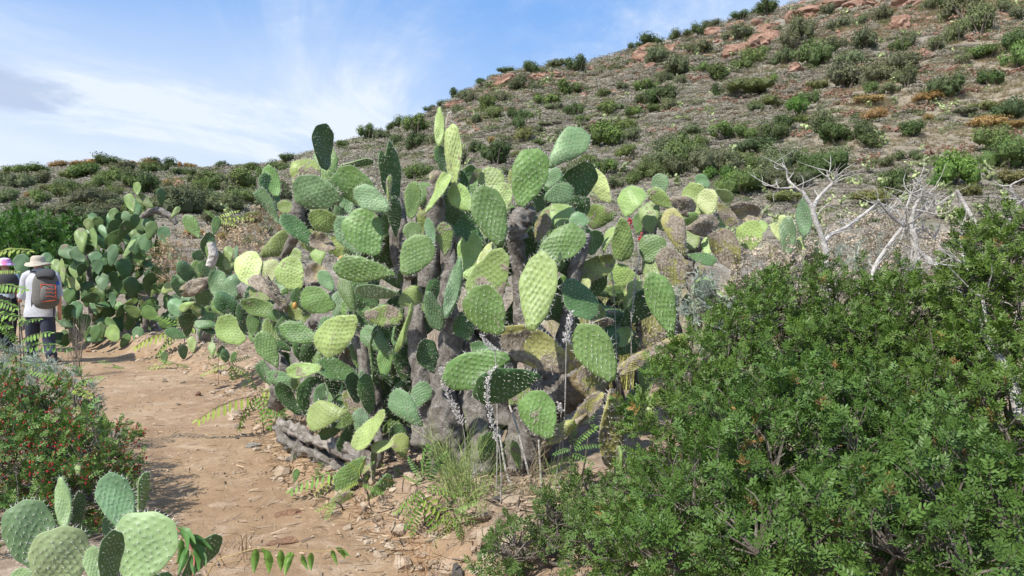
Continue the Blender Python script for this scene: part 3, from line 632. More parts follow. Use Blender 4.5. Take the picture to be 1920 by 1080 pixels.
# ---- prickly pear beyond the bend of the path
LD = 10.6
cl, _ = hit(215, 655); LD = _
cl = np.array([P(225, 645, LD)[0], LD, gz(P(225, 645, LD)[0], LD)])
FAR = thing('prickly_pear', 'tall bluish prickly pear beside the two walkers at the bend of the path', 'cactus', cl)
LEFT = [(258,366,257,343,15,'l'),(304,386,301,354,16,'d'),(250,398,241,366,20,'l'),(258,410,255,374,20,'b'),(248,410,227,402,20,'b'),(288,390,258,368,21,'v'),(218,426,212,392,21,'g'),
 (320,409,336,388,12,'l'),(236,428,203,458,26,'g'),(200,468,186,440,24,'d'),(306,463,308,426,24,'b'),(155,475,149,427,25,'l'),(138,485,114,464,28,'b'),(159,492,139,466,28,'b'),(182,468,175,430,13,'l'),
 (232,484,253,450,14,'l'),(208,500,214,460,22,'b'),(180,498,178,472,25,'b'),(184,515,182,486,21,'b'),(238,523,231,486,33,'d'),(289,492,300,462,24,'d'),(338,476,311,467,22,'b'),(338,498,322,471,25,'b'),
 (150,526,140,491,31,'l'),(151,541,125,528,28,'p'),(108,522,102,486,19,'l'),(120,532,116,487,13,'l'),(42,522,40,478,32,'b'),(90,508,85,474,22,'b'),(266,582,283,541,19,'l'),(234,574,263,590,20,'l'),
 (299,598,269,580,27,'g'),(222,641,204,614,30,'l'),(190,616,186,586,22,'b'),(322,592,330,554,28,'b'),(303,550,333,524,24,'p'),(170,560,160,530,26,'b'),(195,545,190,515,26,'b'),(215,560,222,525,26,'g'),
 (250,560,245,520,28,'d'),(275,550,285,510,26,'d'),(300,530,305,495,26,'d'),(260,500,262,462,26,'g'),(280,450,285,415,24,'g'),(265,440,262,410,26,'g'),(200,600,205,565,26,'d'),(160,620,155,590,24,'d'),
 (180,640,178,610,22,'g'),(240,620,250,585,28,'d'),(145,600,140,565,26,'b'),(130,570,128,540,24,'g'),(225,450,240,415,22,'d'),(275,480,270,440,26,'b'),(290,600,280,560,26,'d'),(310,620,305,590,22,'g')]
for a in LEFT: place_pad(FAR, *a[:5], LD+RS.uniform(-.35, .35), a[5], near=False)
rs4 = np.random.RandomState(8)
for k in range(185):
    y0 = rs4.uniform(425, 652); hw = np.interp(y0, [400, 470, 540, 640], [26, 85, 118, 105]); x0 = 225+rs4.uniform(-1, 1)*hw
    a = rs4.normal(0, .7); ln = rs4.uniform(23, 36)
    place_pad(FAR, x0, y0, x0+ln*math.sin(a), y0-ln*math.cos(a), ln*rs4.uniform(.45, .72), LD+rs4.uniform(-.1, 1.0), rs4.choice(list('gdbgdvb')), near=False, rs=rs4)
for pts in ([(235,655,12,0),(246,580,11,0),(240,510,10,.1),(250,440,9,.1),(285,400,8,.1)],[(180,645,10,0),(172,580,9,0),(168,520,8,0),(160,480,6,0)],[(295,640,9,0),(285,580,9,.1),(300,520,8,.1),(310,480,6,.1)],
            [(262,410,7,-.1),(290,395,11,-.1),(318,405,9,-.1),(330,420,6,-.1)],[(236,470,6,-.2),(226,445,7,-.2),(245,420,6,-.2)],[(150,640,9,.1),(130,600,8,.1),(120,560,7,.2)],[(270,640,8,-.2),(276,560,7,-.2),(288,500,6,-.2)]):
    stem(FAR, [(x, y, r*.66, LD+o+.45) for x, y, r, o in pts], seg=8)
for o_ in FAR.children:
    if o_.name.startswith('pad'): o_.color = (o_.color[0]*.76, o_.color[1]*.80, o_.color[2]*.80, o_.color[3])
# ---- the one between the two, behind the ferny seedlings
MD = 8.6
cm = np.array([P(385, 600, MD)[0], MD, gz(P(385, 600, MD)[0], MD)])
MIDC = thing('prickly_pear', 'medium prickly pear with a dead grey pad between the bluish one and the huge one', 'cactus', cm)
for a in [(376,448,349,406,30,0,'g'),(400,442,408,407,19,0,'g'),(387,486,388,436,23,0,'d'),(392,489,396,446,19,-.1,'g'),(356,529,344,489,29,0,'d'),(373,526,367,490,26,.1,'g'),(430,493,425,462,20,0,'l'),
          (442,494,441,462,10,0,'b'),(424,507,433,483,25,0,'l'),(393,521,338,556,30,-.1,'o'),(366,566,335,580,17,-.1,'l'),(400,546,371,566,36,0,'d'),(335,595,322,560,28,.1,'b'),(385,590,360,560,34,.1,'d'),
          (400,520,380,490,30,.1,'d'),(345,620,350,590,28,.1,'d'),(395,610,390,575,32,.1,'g'),(410,470,415,500,26,.2,'g'),(420,620,410,590,30,.1,'d'),(376,500,372,470,26,.2,'d')]:
    place_pad(MIDC, *a[:5], MD+a[5], a[6])
stem(MIDC, [(385,640,10,MD+.3),(392,580,10,MD+.3),(388,520,9,MD+.2),(392,470,7,MD+.15),(385,445,5,MD)])
rs6 = np.random.RandomState(2)
for k in range(34):
    x0, y0 = rs6.uniform(335, 430), rs6.uniform(520, 645); a_ = rs6.normal(0, .7); ln = rs6.uniform(34, 48); place_pad(MIDC, x0, y0, x0+ln*math.sin(a_), y0-ln*math.cos(a_), ln*rs6.uniform(.5, .7), MD+rs6.uniform(.0, .7), rs6.choice(list('gddbv')), rs=rs6)
stem(MIDC, [(392,500,7,MD-.1),(400,480,9,MD-.1),(395,455,7,MD-.1)], mat=M_DEADW)
# ---- young ones rooting at the edge of the path
SEED = [[(385,642,380,604,25,'g'),(392,650,394,620,16,'l')],[(362,661,358,632,16,'l')],[(345,674,342,648,22,'d')],[(308,682,308,660,15,'g')],[(399,672,396,643,16,'l'),(412,676,414,648,13,'d')],
        [(425,680,422,655,16,'d'),(434,684,440,660,12,'g')],[(552,905,557,880,15,'g')]]
SL = ['young prickly pear with a bigger and a smaller pad at the far path edge', 'tiny pale single-pad cactus nearest the upright seedling pair', 'low dark single-pad cactus at the foot of the bank', 'single small green cactus pad rooting at the far edge of the path',
      'two thin young pads under the ferny seedlings', 'pair of dark young pads in the rubble below the huge prickly pear', 'narrow young cactus pad in front of the grey log']
for pads, lb in zip(SEED, SL):
    p, dd = hit(pads[0][0], pads[0][1]+2); dd -= .03
    r_ = thing('cactus_seedling', lb, 'cactus', p)
    for a in pads: place_pad(r_, *a[:5], dd, a[5])
# ---- foreground cactus, bottom left
FD = 3.05
xf = P(190, 1150, FD); cf = np.array([xf[0], FD, gz(xf[0], FD)])
FORE = thing('prickly_pear', 'pale blue-green prickly pear in the bottom left corner of the picture', 'cactus', cf)
for a in [(72,1070,44,943,86,.15,'b',3),(108,1118,117,991,100,-.1,'v',3),(125,994,117,899,22,.15,'l',8),(143,996,140,924,24,.25,'d'),(242,992,202,895,66,.2,'b',1),(262,974,269,888,23,.15,'g'),(248,1098,288,964,124,-.15,'l',3),
          (206,1104,209,1000,50,-.4,'d',0),(194,1104,172,1030,42,-.2,'l'),(340,1092,407,1013,38,.1,'d'),(40,1124,40,1067,46,-.1,'l'),(200,1010,206,965,24,.3,'b'),(150,1160,120,1090,70,.1,'g'),(220,1180,215,1090,80,.05,'g'),
          (70,1170,60,1100,70,.1,'g'),(300,1150,300,1080,60,.2,'d')]:
    c_ = dict(lean=.12) if a[6] == 'v' else {}
    o = place_pad(FORE, *a[:5], FD+a[5], a[6], var=a[7] if len(a) > 7 else None, **c_)
    o.color = (.30, .37, .17, 1) if a[6] == 'v' else (.225, .325, .135, 1) if a[6] == 'l' else (*o.color[:3], 1)
for pts in ([(190,1215,30,.1),(200,1150,26,.1),(215,1090,20,.1)],[(190,1200,24,.1),(130,1150,20,.1),(110,1110,16,0)],[(200,1200,20,.1),(300,1140,16,.15),(345,1090,12,.1)],[(180,1200,18,.15),(90,1130,15,.15),(75,1070,10,.15)],[(200,1120,14,.2),(240,1030,13,.25),(245,985,11,.2)]):
    stem(FORE, [(x, y, r, FD+o) for x, y, r, o in pts])
t_ = thing('cactus_seedling', 'tiny single green pad poking up in the red-berried bush', 'cactus', P(146, 893, 4.2))
place_pad(t_, 148, 893, 142, 868, 14, 4.2, 'l')
# ------------------------------------------------ hillside shrubs, rocks, terrace walls, far cacti
def bush_proto(seed, n=1500, lumps=9, leaf=.055, low=False):
    """a shrub of radius about 1 (height about 1.1): small leaf faces through the outer shell of several lobes, a few stems"""
    rs = np.random.RandomState(seed); g = G()
    cs = []
    for k in range(lumps):
        a = rs.uniform(0, 6.28); r = rs.uniform(0, .62)**.8; cs.append((r*math.cos(a), r*math.sin(a), rs.uniform(.22, .72)*(1-.35*r), rs.uniform(.26, .46)))
    cs = np.array(cs); k = rs.randint(lumps, size=n); d = rs.normal(0, 1, (n, 3)); d /= np.linalg.norm(d, axis=1)[:, None]; d[:, 2] = np.where(rs.rand(n) < .75, np.abs(d[:, 2]), d[:, 2])
    rad = cs[k, 3]*(1-.5*rs.rand(n)**2.0)*(1+.16*rs.normal(0, 1, n)*(rs.rand(n) < .25)); p = cs[k, :3]+d*rad[:, None]*np.array([1, 1, .85]); p[:, 2] = np.maximum(p[:, 2], .02)
    q = G(); 
    V = np.array([[-.5, 0, 0], [0, -.42, .12], [.5, 0, 0], [0, .42, .12]]); q.add(V, [[0, 1, 2, 3]])
    scl = leaf*rs.uniform(.7, 1.6, n); lob = rs.uniform(.2, .8, lumps)[k]
    scatter(g, [q], np.zeros(n, int), p, rots(n, d+np.array([0, 0, .4]), .45, rs), scl, np.clip(lob+rs.normal(0, .22, n), 0, 1))
    g.A = [np.clip(np.concatenate(g.A)*2-.5, 0, 1)]
    V, T = ICO1                                       # opaque cores in a darker leaf tone keep lobes dark inside, not see-through
    for c in cs: g.add(V*c[3]*.62*np.array([1, 1, .9])+c[:3]*np.array([1, 1, .9]), None, T, .12)
    for j in range(5):
        a = rs.uniform(0, 6.28); tube(g, [(0, 0, -.15), (.2*math.cos(a), .2*math.sin(a), .2), (.5*math.cos(a), .5*math.sin(a), .5)], [.04, .03, .015], 4, 4, m=1)
    return g
BP = [bush_proto(100+i, 1500+200*(i % 3), 7+i % 5).mesh('shrub', [M_FARLEAF, M_TWIG]) for i in range(8)]
BPN = [bush_proto(140+i, 5200, 16, .032).mesh('shrub', [M_FARLEAF, M_TWIG]) for i in range(3)]
TC = {'d': (.082, .120, .038), 'g': (.125, .175, .048), 'v': (.135, .155, .072), 'o': (.30, .20, .07), 'G': (.105, .200, .036), 'l': (.16, .175, .055)}
TW = {'d': 'dark green', 'g': 'green', 'v': 'grey-green', 'o': 'ochre-brown', 'G': 'bright green', 'l': 'olive green'}
used = set()
def shrub(px, py, w, h, t, rs=RS):
    """a shrub whose middle shows at (px, py) in the photograph, w x h pixels large"""
    p, d = hit(px, min(py+h*.42, 1000)); wid = w/F*d*.5; hh = h/F*d
    o = obj('shrub', (BPN if w > 62 else BP)[rs.randint(3 if w > 62 else 8)]); col = np.array(TC[t])*rs.uniform(.85, 1.2)
    o.color = (*(col*(1+rs.uniform(-.08, .08, 3))), 1); o.location = (p[0], p[1], p[2]-.05*hh); o.rotation_euler = (0, 0, rs.uniform(0, 6.28))
    e_ = 1.14 if px < 560 else 1.2; hz = hh*1.4*e_; o.scale = (wid*e_*rs.uniform(1.35, 1.6), wid*e_*rs.uniform(1.35, 1.6), max(hz, wid*.8))
    sk = np.interp(px, SKX, SKYY)
    band = 'left' if px < 250 else 'middle' if px < 480 else 'right'
    if py-sk < 16: wh = 'on the skyline of the low %s ridge' % 'left' if px < 560 else 'on the skyline of the rocky hill'
    elif px < 560: wh = 'on the low ridge behind the %s' % ('two walkers' if px < 130 else 'tall bluish prickly pear' if px < 330 else 'medium prickly pear')
    elif px > 1560 and 60 < py < 320: wh = 'among the right-hand terrace walls'
    elif py < 110: wh = 'among the red rocks high on the hill'
    elif px < 900: wh = 'on the left shoulder of the rocky hill'
    elif py < 250: wh = 'halfway up the rocky hill'
    elif px < 1180: wh = 'on the lower slope just above the huge prickly pear'
    elif px < 1480: wh = 'on the lower slope above the browning prickly pear'
    else: wh = 'on the lower slope above the bleached dead branches'
    sz = 'wide' if w > 1.9*h else 'large' if w > 48 else 'small' if w < 28 else 'rounded'
    tag(o, '%s %s shrub %s' % (sz, TW[t], wh), 'shrub', '%s %s shrubs %s' % (sz, TW[t], wh))
    return o
Z6 = """540,88,90,40,d 670,45,100,60,d 400,130,80,35,v 330,155,60,50,d 245,178,70,40,d 90,210,110,50,d 30,225,60,30,d 340,245,110,60,v 145,280,90,65,v 520,170,110,60,v
245,345,105,80,v 415,370,110,60,g 355,335,60,40,g 80,430,90,40,g 180,475,105,60,d 85,490,80,60,d 200,515,80,55,v 25,550,60,40,d 165,395,50,50,v 240,400,60,40,v 418,452,55,50,d
540,320,90,50,g 590,285,100,60,g 640,250,60,30,g 560,435,180,55,l 690,390,45,40,g 815,175,110,100,v 780,225,100,70,v 870,280,140,110,d 760,285,90,60,v 985,230,90,60,v
1050,385,150,110,v 1150,210,110,80,v 1230,80,80,60,v 1300,240,70,60,g 1300,320,140,80,v 1210,370,110,80,v 1340,390,90,80,v 1170,437,70,45,g 1250,435,80,40,v 1440,30,80,60,v
1550,15,100,50,d 1620,60,130,90,v 1690,120,130,110,v 1590,170,90,80,v 1800,40,60,50,v 1870,80,70,60,v 1360,210,60,60,v 1475,230,70,60,v 1840,205,110,70,d 1730,260,130,50,g
1870,290,110,100,g 1620,295,60,45,v 1740,390,95,60,d 1530,435,135,85,d 1515,470,70,35,o 855,480,80,45,d 810,530,90,75,G 670,500,110,45,l 830,585,60,35,g 745,605,90,55,d
710,650,130,65,d 605,715,140,60,d 605,525,70,40,v 465,650,130,70,g 350,690,60,50,g 585,655,55,45,g 940,600,100,90,v 1000,660,120,90,d 1110,650,110,80,d 1160,700,120,60,d
1360,635,110,55,d 1820,545,130,85,d 1180,565,90,50,o 1160,490,130,34,o 1700,600,150,50,o 1860,610,100,34,o 1440,570,40,25,o 1560,840,150,130,G 1490,880,70,50,G 1270,885,130,80,d
1730,690,130,90,g 1830,760,180,120,g 1860,870,120,70,l 160,710,110,60,v 250,750,150,80,g 400,800,170,110,v 150,830,160,70,g 440,855,100,60,G 540,900,170,100,g 730,790,180,110,v
920,810,170,120,d 680,880,170,80,v 760,960,150,50,l 1150,960,120,50,l 1560,1040,110,40,g 1010,130,80,50,v 950,60,70,50,v 1120,110,70,40,v 1060,300,90,60,v 905,420,100,36,l 1430,480,90,36,o
1600,540,90,30,v 1700,520,80,40,l 1350,760,90,40,v 300,640,110,40,v 520,780,110,60,v 1640,930,90,50,l 1330,930,100,40,v 630,800,90,60,g 830,880,90,60,v 1240,790,90,40,v"""
Z7 = """380,372,55,40,d 440,365,80,50,d 245,425,90,70,g 320,430,70,50,v 110,480,80,34,g 695,215,70,50,d 735,225,80,45,v 640,265,50,30,d 575,295,60,30,d 500,395,120,90,g 520,335,60,25,v 505,465,105,70,d
395,455,50,45,d 845,160,80,30,d 955,97,80,30,d 1075,90,90,50,d 1235,65,110,40,v 1330,75,90,70,d 1035,165,95,60,v 870,275,100,60,g 885,320,100,60,g 990,320,60,50,d 1050,328,60,50,d 1012,365,55,55,d
940,245,70,50,v 1115,185,70,40,v 1165,250,110,50,g 1260,195,110,60,g 1200,285,80,30,v 1310,305,75,60,d 1340,345,70,25,g 1490,300,80,60,g 1475,285,110,40,g 1455,220,80,40,g 1565,180,60,40,v
1680,180,90,50,g 1775,235,120,70,d 1690,245,90,70,d 1810,270,70,50,v 1610,312,75,40,g 1850,90,110,80,v 1745,20,100,70,v 1770,145,60,50,v 1720,290,70,40,g 810,495,75,50,d 910,535,140,90,d
1015,525,60,35,l 1050,430,70,60,l 880,455,40,30,o 730,550,70,60,v 505,620,110,70,g 1130,465,80,25,g 1480,440,170,100,g 1570,380,90,60,g 1610,430,80,60,v 1400,460,70,60,g 1385,570,110,60,g
1475,600,100,70,g 1300,620,120,80,v 1270,700,120,80,v 1580,520,90,60,g 1860,530,170,120,g 1740,570,120,90,v 1820,600,130,80,v 800,350,70,40,v 580,450,60,40,v 660,480,70,30,l 620,560,90,40,v
1120,400,60,30,v 1240,420,70,30,v 1380,400,60,30,v 1130,560,80,40,v 980,620,90,50,v 700,300,60,40,v 780,240,60,40,v 1500,680,90,50,v 1620,660,90,60,g"""
Z8 = """620,195,130,60,d 925,190,110,50,d 1250,212,55,35,d 1605,175,100,45,d 190,240,140,50,g 90,250,100,50,g 35,265,80,30,v 340,215,90,40,o 500,205,110,40,o 750,195,60,24,o 830,205,90,45,o
1015,210,44,35,o 1065,215,60,30,o 430,215,60,30,o 160,385,50,30,o 500,255,150,70,g 700,235,130,60,v 850,235,100,60,g 620,280,120,60,g 740,270,110,60,v 400,275,100,50,g 900,235,80,50,d
1010,255,90,40,d 1090,265,60,35,d 1110,300,90,60,v 1180,270,100,40,g 1230,305,110,60,v 1150,335,120,70,g 1350,310,170,100,g 1300,350,120,70,v 1430,235,110,45,g 1480,260,80,50,g
1550,230,110,60,g 1570,350,90,70,d 1590,380,110,80,v 1490,590,90,40,l 1600,520,110,80,o 120,320,140,80,v 50,310,90,60,v 330,365,110,60,g 240,400,120,70,g 420,350,100,60,g
500,410,190,110,v 60,400,110,70,v 150,455,130,60,v 640,365,80,60,g 850,335,150,100,d 740,310,80,60,g 1050,420,230,150,v 1250,440,180,90,v 1380,400,150,80,g 400,480,180,70,v
650,440,110,70,v 520,500,160,80,v 600,480,140,80,v 1380,640,70,40,l 230,300,150,70,v 560,320,110,60,g 350,320,110,50,v 980,320,80,40,o 1180,400,120,60,v 270,350,90,40,l 960,430,120,70,g
1300,560,130,50,v 1420,520,120,60,l 1180,520,120,60,v 860,430,110,60,v 760,480,120,70,g 1500,440,120,60,v 1100,600,90,50,o 1250,620,100,40,o"""
for s, (sc, ox, oy) in ((Z6, (2.5716, 1180, 0)), (Z7, (2.743, 600, 100)), (Z8, (3.0, 0, 240))):
    for tok in s.split():
        a, b, w, h, t = tok.split(','); shrub(ox+float(a)/sc, oy+float(b)/sc, float(w)/sc, float(h)/sc, t)

# rock outcrops
RK = [rock(i, ICO3, .5, (1, .8, .75), 8).mesh('boulder', M_ROCK) for i in range(7)]
def boulder(px, py, w, h, lb, grp, rs=RS, name='boulder'):
    p, d = hit(px, py+h*.4); o = obj(name, RK[rs.randint(7)]); s = w/F*d*.62
    o.location = p+np.array([0, 0, h/F*d*.2]); o.scale = (s*1.25, s*1.1, h/F*d*.98); o.rotation_euler = (rs.uniform(-.25, .25), rs.uniform(-.25, .25), rs.uniform(0, 6.28))
    tag(o, lb, 'boulder', grp)
for (a, b, w, h) in [(530,225,110,70),(600,220,100,60),(650,205,90,50),(480,255,80,40),(690,165,70,80),(660,140,60,50),(620,180,70,40),(700,135,60,40),(1290,110,90,80),(1320,95,60,50),(780,90,60,60),(830,65,100,40),
                     (900,40,130,50),(980,15,120,50),(870,75,50,30),(1160,15,90,40),(1080,10,80,40),(1300,20,110,50),(1360,15,80,40),(410,150,80,45),(520,110,60,40),(480,125,40,30),(620,100,50,40),(110,235,100,50),(190,240,60,60),(60,270,80,60),(100,315,60,40)]:
    boulder(1180+a/2.5716, b/2.5716, w/2.5716, h/2.5716, '%s red boulder %s the hill' % (('big', 'small')[w < 75], 'in the right crags of' if a > 1000 else 'in the ridge-top crags of' if b < 110 else 'in the lower left crags of'), 'red boulders along the top of the hill')
for (a, b, w, h) in [(980,130,90,60),(910,135,70,40),(945,150,100,40),(700,270,80,50),(730,255,60,30),(670,285,50,30),(790,290,60,30),(1150,115,70,30),(1220,105,80,25),(1340,185,60,25),(1090,130,70,30),(1540,95,40,25),(1700,70,60,30)]:
    boulder(600+a/2.743, 100+b/2.743, w/2.743, h/2.743, 'reddish rock on the rocky left crest of the hill', 'reddish rocks on the left crest of the hill')
for px, py, w, h, lb in [(1613,123,22,16,'pale rounded rock halfway up beneath the red crags'),(1492,128,32,18,'pale broad slab of rock left of the pale rounded rock'),(1726,102,34,24,'red-brown cliff block above the upper terrace walls'),
                         (1375,213,12,8,'small bright orange rock beside a small ochre bush on the slope'),(333,347,22,18,'bare orange scar of rock on the low left ridge'),(523,338,26,9,'low orange ledge at the right end of the left ridge'),(330,335,14,8,'smaller orange rock above the bare scar of the left ridge')]:
    boulder(px, py, w, h, lb, None)
# scattered smaller stones in the crag zone and everywhere on the slope: nobody could count them
def scatter_rocks():
    rs = np.random.RandomState(77); g = G(); ps = []; protos = [rock(200+i, ICO1, .5, (1, .8, .6), 3) for i in range(4)]
    def addz(n, x0, x1, dy0, dy1, s0, s1):
        for _ in range(n):
            px = rs.uniform(x0, x1); sk = float(np.interp(px, SKX, SKYY)); py = max(sk, -8)+rs.uniform(dy0, dy1)
            p, d = hit(px, py); ps.append((*p, rs.uniform(s0, s1)/F*d*.5))
    addz(1500, 850, 1920, 2, 80, 5, 19); addz(380, 1200, 1920, 30, 150, 4, 11); addz(260, 640, 1900, 80, 300, 3, 6); addz(120, 150, 560, 5, 90, 3, 7)
    a = np.array(ps); n = len(a)
    scatter(g, protos, rs.randint(4, size=n), a[:, :3], rots(n, None, .4, rs), a[:, 3]); o = obj('loose_rocks', g.mesh('loose_rocks', M_ROCK))
    tag(o, 'loose red-brown stones strewn over the rocky hillside', 'stones', kind='stuff')
scatter_rocks()
# dry-stone terrace walls
WALLS = [(1440,184,1596,177,9),(1324,195,1409,190,7),(1713,156,1755,153,9),(1717,137,1802,131,10),(1794,145,1920,137,9),(1569,216,1620,214,6),(1658,212,1755,202,9),(1802,172,1841,168,7),(1736,288,1833,279,11),(1600,305,1650,299,10),
         (1483,255,1522,251,6),(1355,168,1444,154,8),(1448,165,1518,162,7),(1810,75,1860,70,7),(1857,199,1919,195,7),(1240,212,1330,208,6),(1560,196,1650,190,6),(1210,250,1270,247,6),(1660,98,1720,94,6),(1290,150,1350,146,6),
         (1180,205,1230,202,6),(1840,258,1919,250,8),(1640,246,1720,240,6),(1100,235,1160,233,5)]
WN = ['long', 'short', 'low', 'broken', 'crumbling', 'thin']
def walls():
    rs = np.random.RandomState(91); protos = [rock(300+i, ICO1, .35, (1, .7, .6), 4) for i in range(4)]
    for k, (x0, y0, x1, y1, h) in enumerate(WALLS):
        g = G(); n = int(abs(x1-x0)/2.0)*3; ps = []
        pa, da = hit(x0, y0+h/2)
        for j in range(n):
            t = rs.uniform(0, 1); px = x0+(x1-x0)*t; p, d = hit(px, y0+(y1-y0)*t+h/2+1.5*math.sin(t*9+k)); hh = (h*(1.5+.5*math.sin(t*17+k)))/F*d
            ps.append((p[0], p[1]+rs.uniform(-.2, .2), p[2]+rs.uniform(0, hh), rs.uniform(4, 7.5)/F*d*.5))
        a = np.array(ps); n = len(a); scatter(g, protos, rs.randint(4, size=n), a[:, :3], rots(n, None, .3, rs), a[:, 3])
        ln = 'long' if x1-x0 > 80 else 'short'
        wh = 'the upper slope' if y0 < 110 else 'the middle slope' if y0 < 230 else 'the lower slope'
        side = 'at the right edge' if x0 > 1780 else 'above the dead branches' if x0 > 1540 else 'above the browning prickly pear' if x0 > 1280 else 'right of the tallest pads'
        pl = (x0, y0)
        o = thing('dry_stone_wall', '%s red dry-stone terrace wall on %s %s' % (ln, wh, side), 'wall', pa, '%s terrace walls on %s %s' % (ln, wh, side))
        part('stones', g, M_STONE, o, stuff=True)
walls()
# low grey scrub and dry grass that covers the slopes
def scrub():
    rs = np.random.RandomState(19)
    def tuft(seed, n, w, h, thin):
        r_ = np.random.RandomState(seed); g = G()
        for _ in range(n):
            a = r_.uniform(0, 6.28); r0 = r_.uniform(0, .7); b = np.array([r0*math.cos(a), r0*math.sin(a), 0]); d = np.array([b[0]*.8+r_.normal(0, .4), b[1]*.8+r_.normal(0, .4), r_.uniform(.25, .8)])
            s_ = np.array([-math.sin(a+r_.normal(0, 1)), math.cos(a), 0])*thin; g.add([b-s_, b+s_, b+d], None, [[0, 1, 2]], r_.uniform(.1, .9))
        return g
    pr = [tuft(i, 24, 1, 1, .065) for i in range(4)]; pg = [tuft(40+i, 16, 1, 1, .05) for i in range(3)]
    for name, protos, n, lab, mode in (('grey_scrub', pr, 9000, 'low leafless grey scrub covering the hillside between the green shrubs', 0), ('dry_grass', pg, 8500, 'pale straw grass on the terraces and on the level ground below the hill', 1)):
        px = rs.uniform(-60, 1980, n*2); sk = np.interp(px, SKX, SKYY); yy = np.exp(rs.uniform(math.log(15), math.log(170), n*2)); u = (px-960)/F
        x = u*yy; z = ground(x, yy); py = 470-(z-CAMZ)/yy*F
        if mode:
            dr = sm(1250, 1700, px)*sm(.30, .6, fbm(x*.05, yy*.16, 71, 3)*.5+.62)*sm(36, 55, yy)*(1-sm(108, 130, yy)); dr = np.maximum(dr, .55*(1-sm(22, 40, yy))); dr = np.maximum(dr, .10); keep = rs.rand(n*2) < dr
        else: keep = rs.rand(n*2) < np.clip(.95-1.1*sm(1350, 1750, px)*sm(36, 60, yy)*(1-sm(95, 115, yy)), .25, 1)
        keep &= yy < sky_d(u)*1.02
        i = np.nonzero(keep)[0][:n]; m = len(i); s = (6.2+3.5*rs.rand(m))/F*yy[i] if not mode else (5.5+3*rs.rand(m))/F*yy[i]; s = np.clip(s, .10, 1.1)*1.15
        sc = np.stack([s*1.35, s*1.35, s*.55], 1); g = G()
        scatter(g, protos, rs.randint(len(protos), size=m), np.stack([x[i], yy[i], z[i]-.02], 1), rots(m, None, .08, rs), sc, rs.rand(m))
        o = obj(name, g.mesh(name, M_DRY), color=((.215, .185, .160) if not mode else (.46, .39, .27))); tag(o, lab, 'scrub' if not mode else 'grass', kind='stuff')
scrub()
def m_scrub(name, a, b, c):
    n = NT(name); r = n.math('ADD', n.math('MULTIPLY', n.attr(), .45), n.math('MULTIPLY', n.oi('Random'), .55)); return n.done(n.ramp(r, [(.05, a), (.5, b), (.95, c)]), .9, .08)
def instance_on(name, protos, pos, scl, kind_label, tagk, mat):
    """one object whose points each carry one of the prototype clumps"""
    rs = np.random.RandomState(len(pos)); col = bpy.data.collections.new(name+'_clumps')
    for g in protos:
        o = bpy.data.objects.new(name+'_clump', g.mesh(name+'_clump', mat)); col.objects.link(o)
    me = bpy.data.meshes.new(name); me.vertices.add(len(pos)); me.vertices.foreach_set('co', pos.astype(np.float32).ravel())
    at = me.attributes.new('clump_scale', 'FLOAT_VECTOR', 'POINT'); at.data.foreach_set('vector', scl.astype(np.float32).ravel())
    at = me.attributes.new('clump_turn', 'FLOAT_VECTOR', 'POINT'); tr = np.zeros((len(pos), 3)); tr[:, 2] = rs.uniform(0, 6.28, len(pos)); tr[:, 0] = rs.normal(0, .12, len(pos)); at.data.foreach_set('vector', tr.astype(np.float32).ravel())
    o = obj(name, me); t = bpy.data.node_groups.new(name, 'GeometryNodeTree'); t.interface.new_socket('Geometry', in_out='INPUT', socket_type='NodeSocketGeometry'); t.interface.new_socket('Geometry', in_out='OUTPUT', socket_type='NodeSocketGeometry')
    N = t.nodes; L = t.links; a = N.new('NodeGroupInput'); z = N.new('NodeGroupOutput'); ip = N.new('GeometryNodeInstanceOnPoints'); ci = N.new('GeometryNodeCollectionInfo'); ci.inputs['Collection'].default_value = col; ci.inputs['Separate Children'].default_value = True; ci.inputs['Reset Children'].default_value = True
    def na(nm): q = N.new('GeometryNodeInputNamedAttribute'); q.data_type = 'FLOAT_VECTOR'; q.inputs['Name'].default_value = nm; return q.outputs['Attribute']
    L.new(a.outputs[0], ip.inputs['Points']); L.new(ci.outputs[0], ip.inputs['Instance']); ip.inputs['Pick Instance'].default_value = True
    L.new(na('clump_turn'), ip.inputs['Rotation']); L.new(na('clump_scale'), ip.inputs['Scale']); L.new(ip.outputs[0], z.inputs[0])
    md = o.modifiers.new('scatter', 'NODES'); md.node_group = t; tag(o, kind_label, tagk, kind='stuff'); return o
